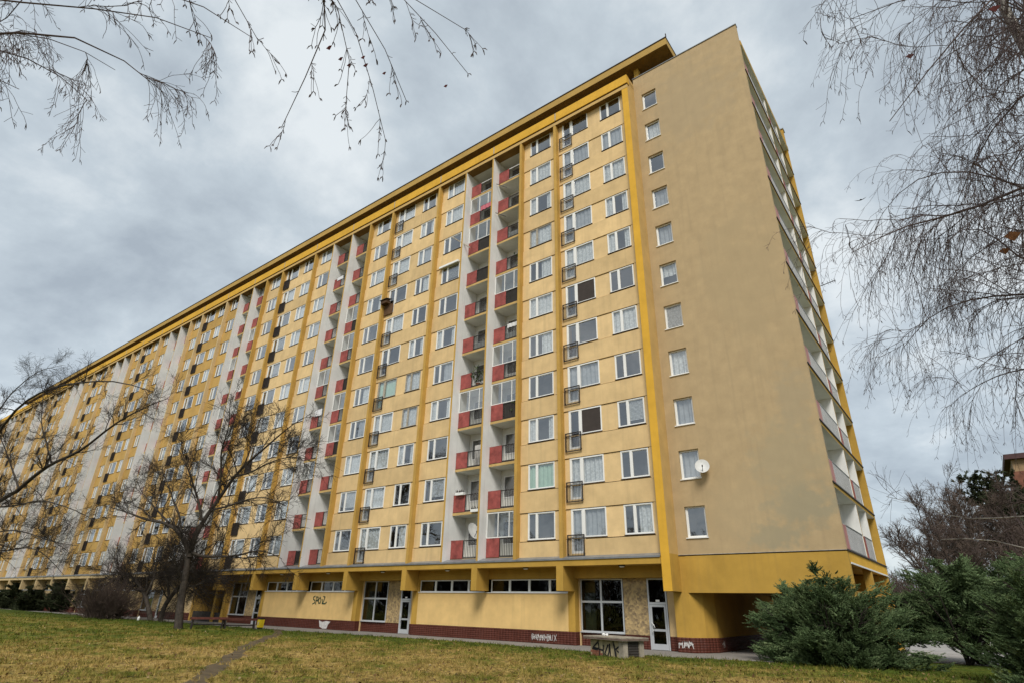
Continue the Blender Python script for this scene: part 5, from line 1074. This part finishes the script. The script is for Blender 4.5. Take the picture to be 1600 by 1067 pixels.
for (u, v), s in (((514, 72), 0.03), ((532, 90), 0.025), ((545, 100), 0.022), ((567, 88), 0.022), ((571, 100), 0.026), ((600, 113), 0.02), ((696, 133), 0.02)): leaf(T2, at_d(u, v, 5.0), s, redleaf)

# ------------------------------------------------------------------ evergreen shrubs
def plumes(name, par, tips, dirs, lens, mat, per=70, nl=0.075, wid=0.012, droop=-0.05):
    n = len(tips); K = 8; st = lens[:, None]/(K-1); d = dirs.copy(); pts = [tips-dirs*lens[:, None]]
    for _ in range(K-1): d = nrm(d+np.array([0, 0, droop])+RNG.normal(size=d.shape)*0.05); pts.append(pts[-1]+d*st)
    P = np.stack(pts, 1); t = RNG.uniform(0.0, 1.0, (n, per)); x = t*(K-1); i = np.minimum(x.astype(int), K-2); fr = (x-i)[..., None]; ix = np.arange(n)[:, None]
    p = P[ix, i]*(1-fr)+P[ix, i+1]*fr; tan = nrm(P[ix, i+1]-P[ix, i]); side = nrm(np.cross(tan, RNG.normal(size=(n, per, 3)))); e_ = nrm(tan*0.85+side*0.55)
    L = nl*RNG.uniform(0.6, 1.5, (n, per, 1))*(1.25-0.75*t[..., None]); sw = nrm(np.cross(e_, RNG.normal(size=(n, per, 3))))*wid*(1.2-0.5*t[..., None])
    V = np.stack([p-sw, p+sw, p+e_*L*0.6+sw*0.9, p+e_*L], 2).reshape(-1, 3); F = np.arange(n*per*4).reshape(-1, 4)
    return stuff(link(name, np_mesh(name, V, F, [mat]), par))
def juniper(label, c, rx, ry, h, n, mat='needle', stems=((0, 0),), group=None, zlow=0.1, name='juniper_shrub', fan=34, plen=(0.32, 0.68), per=64, nl=0.06, wid=0.012, lift=0.13, spread=0.52, irregular=0.26):
    """n fans of feathery sprays laid in tiers round the shrub, dark gaps between them"""
    t = thing(name, label, 'shrub', (c[0], c[1], G), group)
    az = RNG.uniform(0, 2*math.pi, n); el = np.arcsin(RNG.uniform(0.0, 1.0, n)**0.85); rr = RNG.uniform(0.45, 1.0, n)**0.55
    rr = rr*(1+irregular*(np.sin(az*3+c[0])*0.6+np.sin(az*7+el*5)*0.5)+RNG.normal(0, 0.06, n))
    u = np.stack([np.cos(az)*np.cos(el), np.sin(az)*np.cos(el), np.sin(el)], 1); u *= ((np.cos(el)**3+np.sin(el)**3)**(-1/3))[:, None]
    ctr = np.stack([c[0]+u[:, 0]*rx*rr, c[1]+u[:, 1]*ry*rr, G+zlow+u[:, 2]*h*rr], 1)
    d = nrm(np.stack([np.cos(az)*1.0+RNG.normal(0, .25, n), np.sin(az)*1.0+RNG.normal(0, .25, n), lift+0.55*u[:, 2]**2+RNG.normal(0, 0.12, n)], 1))
    lat = nrm(np.cross(d, np.array([[0, 0, 1.0]]))); upv = np.cross(lat, d)
    a = RNG.uniform(-1, 1, (n, fan)); back = RNG.uniform(0, 1, (n, fan)); size = RNG.uniform(0.7, 1.35, (n, 1))*spread
    tips = ctr[:, None]+lat[:, None]*(a*size*(0.35+0.65*back))[..., None]-d[:, None]*(back*size*1.9+np.abs(a)*size*0.5)[..., None]+upv[:, None]*(RNG.normal(0, 0.075, (n, fan))+0.05*back)[..., None]
    dd = nrm(d[:, None]+lat[:, None]*(a*0.75)[..., None]+upv[:, None]*RNG.normal(0.05, 0.22, (n, fan))[..., None]); tips = tips.reshape(-1, 3); dd = dd.reshape(-1, 3)
    k = tips[:, 2] > G+0.03; tips, dd = tips[k], dd[k]
    plumes('foliage', t, tips, dd, RNG.uniform(*plen, len(tips)), mat, per, nl, wid, droop=0.02)
    lim = []
    for j in range(12): b = RNG.uniform(0, 6.28); s_ = stems[j % len(stems)]; q = np.array([c[0]+s_[0], c[1]+s_[1], G-0.05]); e_ = np.array([c[0]+math.cos(b)*rx*0.7, c[1]+math.sin(b)*ry*0.7, G+zlow+h*RNG.uniform(0.35, 0.75)]); m_ = (q+e_)/2+np.array([0, 0, -0.1]); lim.append((np.array([q, q*0.7+m_*0.3+np.array([0, 0, 0.1]), m_, e_]), 0.07, 0.01))
    P, R = limb_set(lim, 8); V, F = tubes([(P, R), grow(P, R, 8, 0.9, 0.3, K=5, rend=0.006)], 5); stuff(link('stems', np_mesh('stems', V, F, ['twig']), t)); return t
juniper('broad spiky blue-green juniper in front of the passage opening', (6.45, -0.9), 3.2, 2.0, 2.8, 340)
juniper('darker juniper with a bare leaning stem, behind the other two', (10.6, 4.2), 3.3, 2.3, 3.0, 280, stems=((-0.35, -0.35), (0.1, 0.2)), zlow=0.75)
juniper('big juniper cut off by the right edge', (13.1, -4.6), 2.55, 2.3, 3.2, 300)
juniper('juniper behind the big one at the right edge', (14.2, 2.5), 3.2, 2.4, 4.2, 220)
juniper('dark yew bush nearest the brown shrub', (-80.5, 1.6), 5.0, 2.6, 2.9, 170, 'needle2', zlow=0.6, name='yew_bush', plen=(0.5, 1.0), per=40, nl=0.16, wid=0.04, spread=0.8)
juniper('dark rounded yew bush, lower one of the pair at the left edge', (-89.5, 0.6), 4.6, 2.6, 2.9, 170, 'needle2', zlow=0.0, name='yew_bush', plen=(0.5, 1.0), per=40, nl=0.16, wid=0.04, spread=0.8)
juniper('dark yew bush, taller one of the pair at the left edge', (-100.5, 2.0), 7.0, 2.8, 3.5, 220, 'needle2', zlow=0.1, name='yew_bush', plen=(0.5, 1.0), per=40, nl=0.18, wid=0.045, spread=0.9)

for q in POTTED: potted(*q)

# ------------------------------------------------------------------ beyond the building on the right
def simple_tree(x, y, h, label, group, mat='redtwig', lean=0.0, dens=1.0, thick=0.012, multi=1):
    limbs = []
    for s in range(multi):
        ox, oy = (RNG.normal(0, 0.5), RNG.normal(0, 0.5)) if multi > 1 else (0, 0); b = np.array([x+ox, y+oy, 0.1]); top = b+np.array([RNG.normal(0, h*0.08)+lean, RNG.normal(0, h*0.06), h*RNG.uniform(0.85, 1)])
        limbs.append((np.array([b, b*0.7+top*0.3+RNG.normal(0, 0.15, 3), b*0.4+top*0.6+RNG.normal(0, 0.25, 3), top]), h*0.014, 0.02))
        for q in range(4 if multi == 1 else 2):
            f0 = RNG.uniform(0.22, 0.55); p0 = b*(1-f0)+top*f0; a = RNG.uniform(0, 6.28); r_ = h*RNG.uniform(0.18, 0.32); p2 = p0+np.array([math.cos(a)*r_, math.sin(a)*r_, h*RNG.uniform(0.25, 0.42)]); limbs.append((np.array([p0, (p0+p2)/2+np.array([math.cos(a)*r_*.15, math.sin(a)*r_*.15, -0.2]), p2]), h*0.008, 0.015))
    return tree_from('bare_tree', label, 'tree', (x, y, 0.1), limbs, [dict(n=10, length=h*0.26, tmin=0.25, ang=(0.25, 0.7), up=0.5, wig=0.18, K=6, rfac=0.5, rend=thick*1.3), dict(n=int(8*dens), length=h*0.13, tmin=0.15, ang=(0.25, 0.75), up=0.3, wig=0.22, K=5, rfac=0.6, rend=thick), dict(n=int(5*dens), length=h*0.06, tmin=0.1, ang=(0.3, 0.9), up=0.1, wig=0.2, K=3, rfac=0.7, rend=thick*0.8)], mat, S=4, group=group)
BT = [(9.0, 36, 12.5, 1, 'slender leafless tree right beside the far corner of the building'), (11.2, 42, 13.5, 2, 'leafless tree with two stems, second from the building corner'), (7.6, 52, 14.5, 1, 'tall bare tree rising farther back beside the building edge'), (13.0, 38, 11.0, 1, 'low spreading bare tree directly above the middle juniper'),
      (15.2, 46, 13.5, 2, 'two-stemmed bare tree standing before the dark pine'), (10.4, 58, 15.5, 1, 'tall far bare tree seen between its nearer neighbours, left of the pine'), (17.8, 42, 11.5, 1, 'bare tree at the right edge in front of the brick tower block'), (19.5, 52, 14, 2, 'bare two-stemmed tree half hiding the brick tower block'), (13.6, 62, 16, 1, 'farthest bare tree of the thicket, just left of the pine'),
      (10.2, 34, 9.5, 2, 'short twiggy tree at the front of the thicket near the side path'), (16.5, 36, 10.0, 1, 'short bare tree above the largest juniper')]
for x, y, h, mu, lab in BT: simple_tree(x, y, h, lab, 'leafless trees in the thicket right of the building', dens=1.0, thick=0.014, multi=mu)
n = 1900; o = np.stack([RNG.uniform(-16, 27, n), RNG.uniform(44, 76, n), np.full(n, 0.1)], 1); d = nrm(np.stack([RNG.normal(0, 0.3, n), RNG.normal(0, 0.2, n), np.ones(n)], 1)); pts = [o]; st = RNG.uniform(0.5, 1.35, (n, 1))
for i in range(5): d = nrm(d+RNG.normal(size=d.shape)*0.15); pts.append(pts[-1]+d*st)
Pb = np.stack(pts, 1); Rb = np.linspace(0.06, 0.02, 6)[None].repeat(n, 0); g1 = grow(Pb, Rb, 7, 1.8, 0.2, (0.3, 0.8), 0.2, 0.2, 0, 4, 0.6, 0.018); V, F = tubes([(Pb, Rb), g1, grow(*g1, 4, 0.9, 0.2, (0.3, 0.8), 0.1, 0.2, 0, 3, 0.7, 0.014)], 3)
o = link('thicket', np_mesh('thicket', V, F, ['redtwig'])); o['kind'] = 'stuff'
def pine(x, y, h, label):
    t = thing('pine_tree', label, 'tree', (x, y, 0.1)); limbs = [(np.array([[x, y, 0], [x+.2, y, h*.4], [x, y, h*.95]]), 0.3, 0.05)]; tips = []; dr = []
    for j in range(60):
        z = h*RNG.uniform(0.45, 1.0); a = RNG.uniform(0, 6.28); r_ = h*0.24*(1.25-(z/h))*RNG.uniform(0.5, 1.25)+0.3; e_ = np.array([x+math.cos(a)*r_, y+math.sin(a)*r_, z+r_*0.25]); limbs.append((np.array([[x, y, z-0.3], (np.array([x, y, z-.3])+e_)/2, e_]), 0.06, 0.02))
        k = 16; tips.append(e_+RNG.normal(size=(k, 3))*[0.7, 0.7, 0.3]); dr.append(nrm(RNG.normal(size=(k, 3))+[math.cos(a), math.sin(a), 0.7]))
    P, R = limb_set(limbs, 8); V, F = tubes([(P, R)], 5); link('trunk', np_mesh('trunk', V, F, ['bark']), t)
    tips = np.concatenate(tips); plumes('crown', t, tips, np.concatenate(dr), RNG.uniform(0.4, 0.9, len(tips)), 'needle2', 36, 0.32, 0.05)
pine(14.6, 54, 15.6, 'dark green pine standing in the thicket before the red brick tower block')
pine(17.2, 50, 12.0, 'lower dark pine at the right edge below the red brick tower block')
t = thing('brick_tower_block', 'distant red-brown brick tower block behind the thicket at the right edge', 'building', (28, 100, 0))
mb = MB(); mb.box(19.2, 40, 96, 112, 0, 23.2); mb.build('wall', [surf('red_brick_wall', (0.20, 0.085, 0.055), 0.25, 1.5, 0.3, 8)], t)
mb = MB(); mb.box(18.8, 40.4, 95.6, 112.4, 25.2, 26.0); mb.build('roof', [surf('brown_fascia', (0.09, 0.05, 0.05), 0.2, 1, 0)], t)
mb = MB(); mb.box(19.6, 40, 96.4, 112, 23.2, 25.199); mb.build('attic', [surf('tan_brick', (0.34, 0.23, 0.13), 0.2, 1, 0)], t)
for k in range(7):
    for j in range(4):
        x = 20.4+j*4.6; mb = MB(); mb.box(x, x+2.4, 95.9, 96.01, 2.0+k*3, 3.6+k*3, 0); w = mb.build('window', ['frame'], t); mb = MB(); mb.box(x+.12, x+2.28, 95.86, 95.899, 2.12+k*3, 3.48+k*3); mb.build('pane', ['screen'], w)
t = thing('low_house', 'low pale house glimpsed between trunks right of the building', 'house', (9.5, 84, 0))
mb = MB(); mb.box(6.2, 13.2, 84, 92, 0, 5.0); mb.build('wall', [surf('cream_house_wall', (0.50, 0.46, 0.38), 0.1, 1, 0)], t); mb = MB(); mb.hexa([(5.8, 83.5, 5.0), (13.6, 83.5, 5), (13.6, 92.5, 5), (5.8, 92.5, 5), (8, 87, 7.4), (11.4, 87, 7.4), (11.4, 89, 7.4), (8, 89, 7.4)], 0); mb.build('roof', [surf('grey_roof', (0.10, 0.09, 0.085), 0.2, 1, 0)], t)
for x in (7.2, 9.2, 11.2): mb = MB(); mb.box(x, x+1.0, 83.9, 84.01, 1.2, 2.8); mb.build('window', ['screen'], t)

# the row of park trees behind the photographer, which the lower panes and shop windows mirror
tl = []
n = 420; o = np.stack([RNG.uniform(-110, 30, n), RNG.uniform(-78, -56, n), np.full(n, 0.1)], 1); d = nrm(np.stack([RNG.normal(0, 0.12, n), RNG.normal(0, 0.12, n), np.ones(n)], 1)); pts = [o]; st = RNG.uniform(0.9, 2.1, (n, 1))
for i in range(7): d = nrm(d+RNG.normal(size=d.shape)*0.10); pts.append(pts[-1]+d*st)
Pb = np.stack(pts, 1); Rb = np.linspace(0.2, 0.03, 8)[None].repeat(n, 0); g1 = grow(Pb, Rb, 12, 4.0, 0.15, (0.3, 0.9), 0.2, 0.2, 0, 5, 0.5, 0.03); V, F = tubes([(Pb, Rb), g1, grow(*g1, 6, 1.8, 0.2, (0.3, 0.8), 0.1, 0.2, 0, 3, 0.7, 0.03)], 3)
o = link('far_treeline', np_mesh('far_treeline', V, F, ['twig'])); o['kind'] = 'stuff'
# ------------------------------------------------------------------ grass and leaves
def scatter(n, rmin, rmax, power=1.0):
    r = rmin*(rmax/rmin)**RNG.uniform(0, 1, n) if power == 1.0 else RNG.uniform(rmin, rmax, n)
    a0 = math.atan2(_f[1], _f[0]); a = a0+RNG.uniform(-0.95, 0.95, n); x = CAM[0]+r*np.cos(a); y = CAM[1]+r*np.sin(a)
    k = (y < np.interp(x, [p[0] for p in PAVE[:15]], [p[1] for p in PAVE[:15]])-0.02) & (x < 15); x, y = x[k], y[k]
    dm = np.full(len(x), 9.0)
    for q in TRACK: dm = np.minimum(dm, np.hypot(x-q[0], y-q[1]))
    k = dm > 0.16+0.30*RNG.uniform(size=len(x)); return x[k], y[k]
x, y = scatter(42000, 11.5, 90)
k_ = 9; x = np.repeat(x, k_); y = np.repeat(y, k_); sz = np.hypot(x-CAM[0], y-CAM[1])/14; x = x+RNG.normal(0, 0.035, len(x))*sz; y = y+RNG.normal(0, 0.035, len(y))*sz; tuft = np.repeat(RNG.uniform(0.55, 1.7, len(x)//k_), k_)
n = len(x); z = lawn_z(x, y); dist = np.hypot(x-CAM[0], y-CAM[1])
clump = tuft*(0.7+0.6*(np.sin(x*2.1)*np.cos(y*2.6+x*0.7)*0.5+0.5))
h = RNG.uniform(0.03, 0.10, n)*clump; w = RNG.uniform(0.004, 0.009, n)*np.clip(dist/14, 1, 3.5); a = RNG.uniform(0, 6.283, n); le = RNG.normal(0, 0.55, (n, 2))*h[:, None]
p = np.stack([x, y, z-0.004], 1); s = np.stack([np.cos(a)*w, np.sin(a)*w, np.zeros(n)], 1); tp_ = p+np.stack([le[:, 0], le[:, 1], h], 1)
V = np.stack([p-s, p+s, tp_], 1).reshape(-1, 3)
o = link('grass', np_mesh('grass', V, np.arange(n*3).reshape(-1, 3), ['blades'], 3)); o['kind'] = 'stuff'
x, y = scatter(9000, 11.5, 60); n = len(x); z = lawn_z(x, y)+0.03; s = RNG.uniform(0.02, 0.06, n); a = RNG.uniform(0, 6.283, n); ti = RNG.normal(0, 0.4, (n, 2))
ca, sa = np.cos(a)*s, np.sin(a)*s; p = np.stack([x, y, z], 1); e1 = np.stack([ca, sa, ti[:, 0]*s], 1); e2 = np.stack([-sa*0.6, ca*0.6, ti[:, 1]*s], 1)
V = np.stack([p-e1, p+e2*0.9, p+e1, p-e2], 1).reshape(-1, 3)
lm = rnd_surf('fallen_leaf', [(0.04, 0.02, 0.012), (0.09, 0.045, 0.02), (0.20, 0.12, 0.05), (0.46, 0.38, 0.24)], 0.8, 0.2, 6.0)
o = link('fallen_leaves', np_mesh('fallen_leaves', V, np.arange(n*4).reshape(-1, 4), [lm], 4)); o['kind'] = 'stuff'
n = 1500; x, y = scatter(2600, 11.5, 45); n = len(x); a = RNG.uniform(0, 6.283, n); L_ = RNG.uniform(0.06, 0.28, n); p0 = np.stack([x, y, lawn_z(x, y)+0.035], 1); dv = np.stack([np.cos(a)*L_, np.sin(a)*L_, RNG.normal(0, 0.02, n)], 1)
P = np.stack([p0, p0+dv*0.5+RNG.normal(size=(n, 3))*0.01, p0+dv], 1); V, F = tubes([(P, np.array([[0.006, 0.005, 0.003]]).repeat(n, 0))], 3)
o = link('fallen_twigs', np_mesh('fallen_twigs', V, F, ['twig'])); o['kind'] = 'stuff'
print('objects', len(bpy.data.objects), 'script kb')
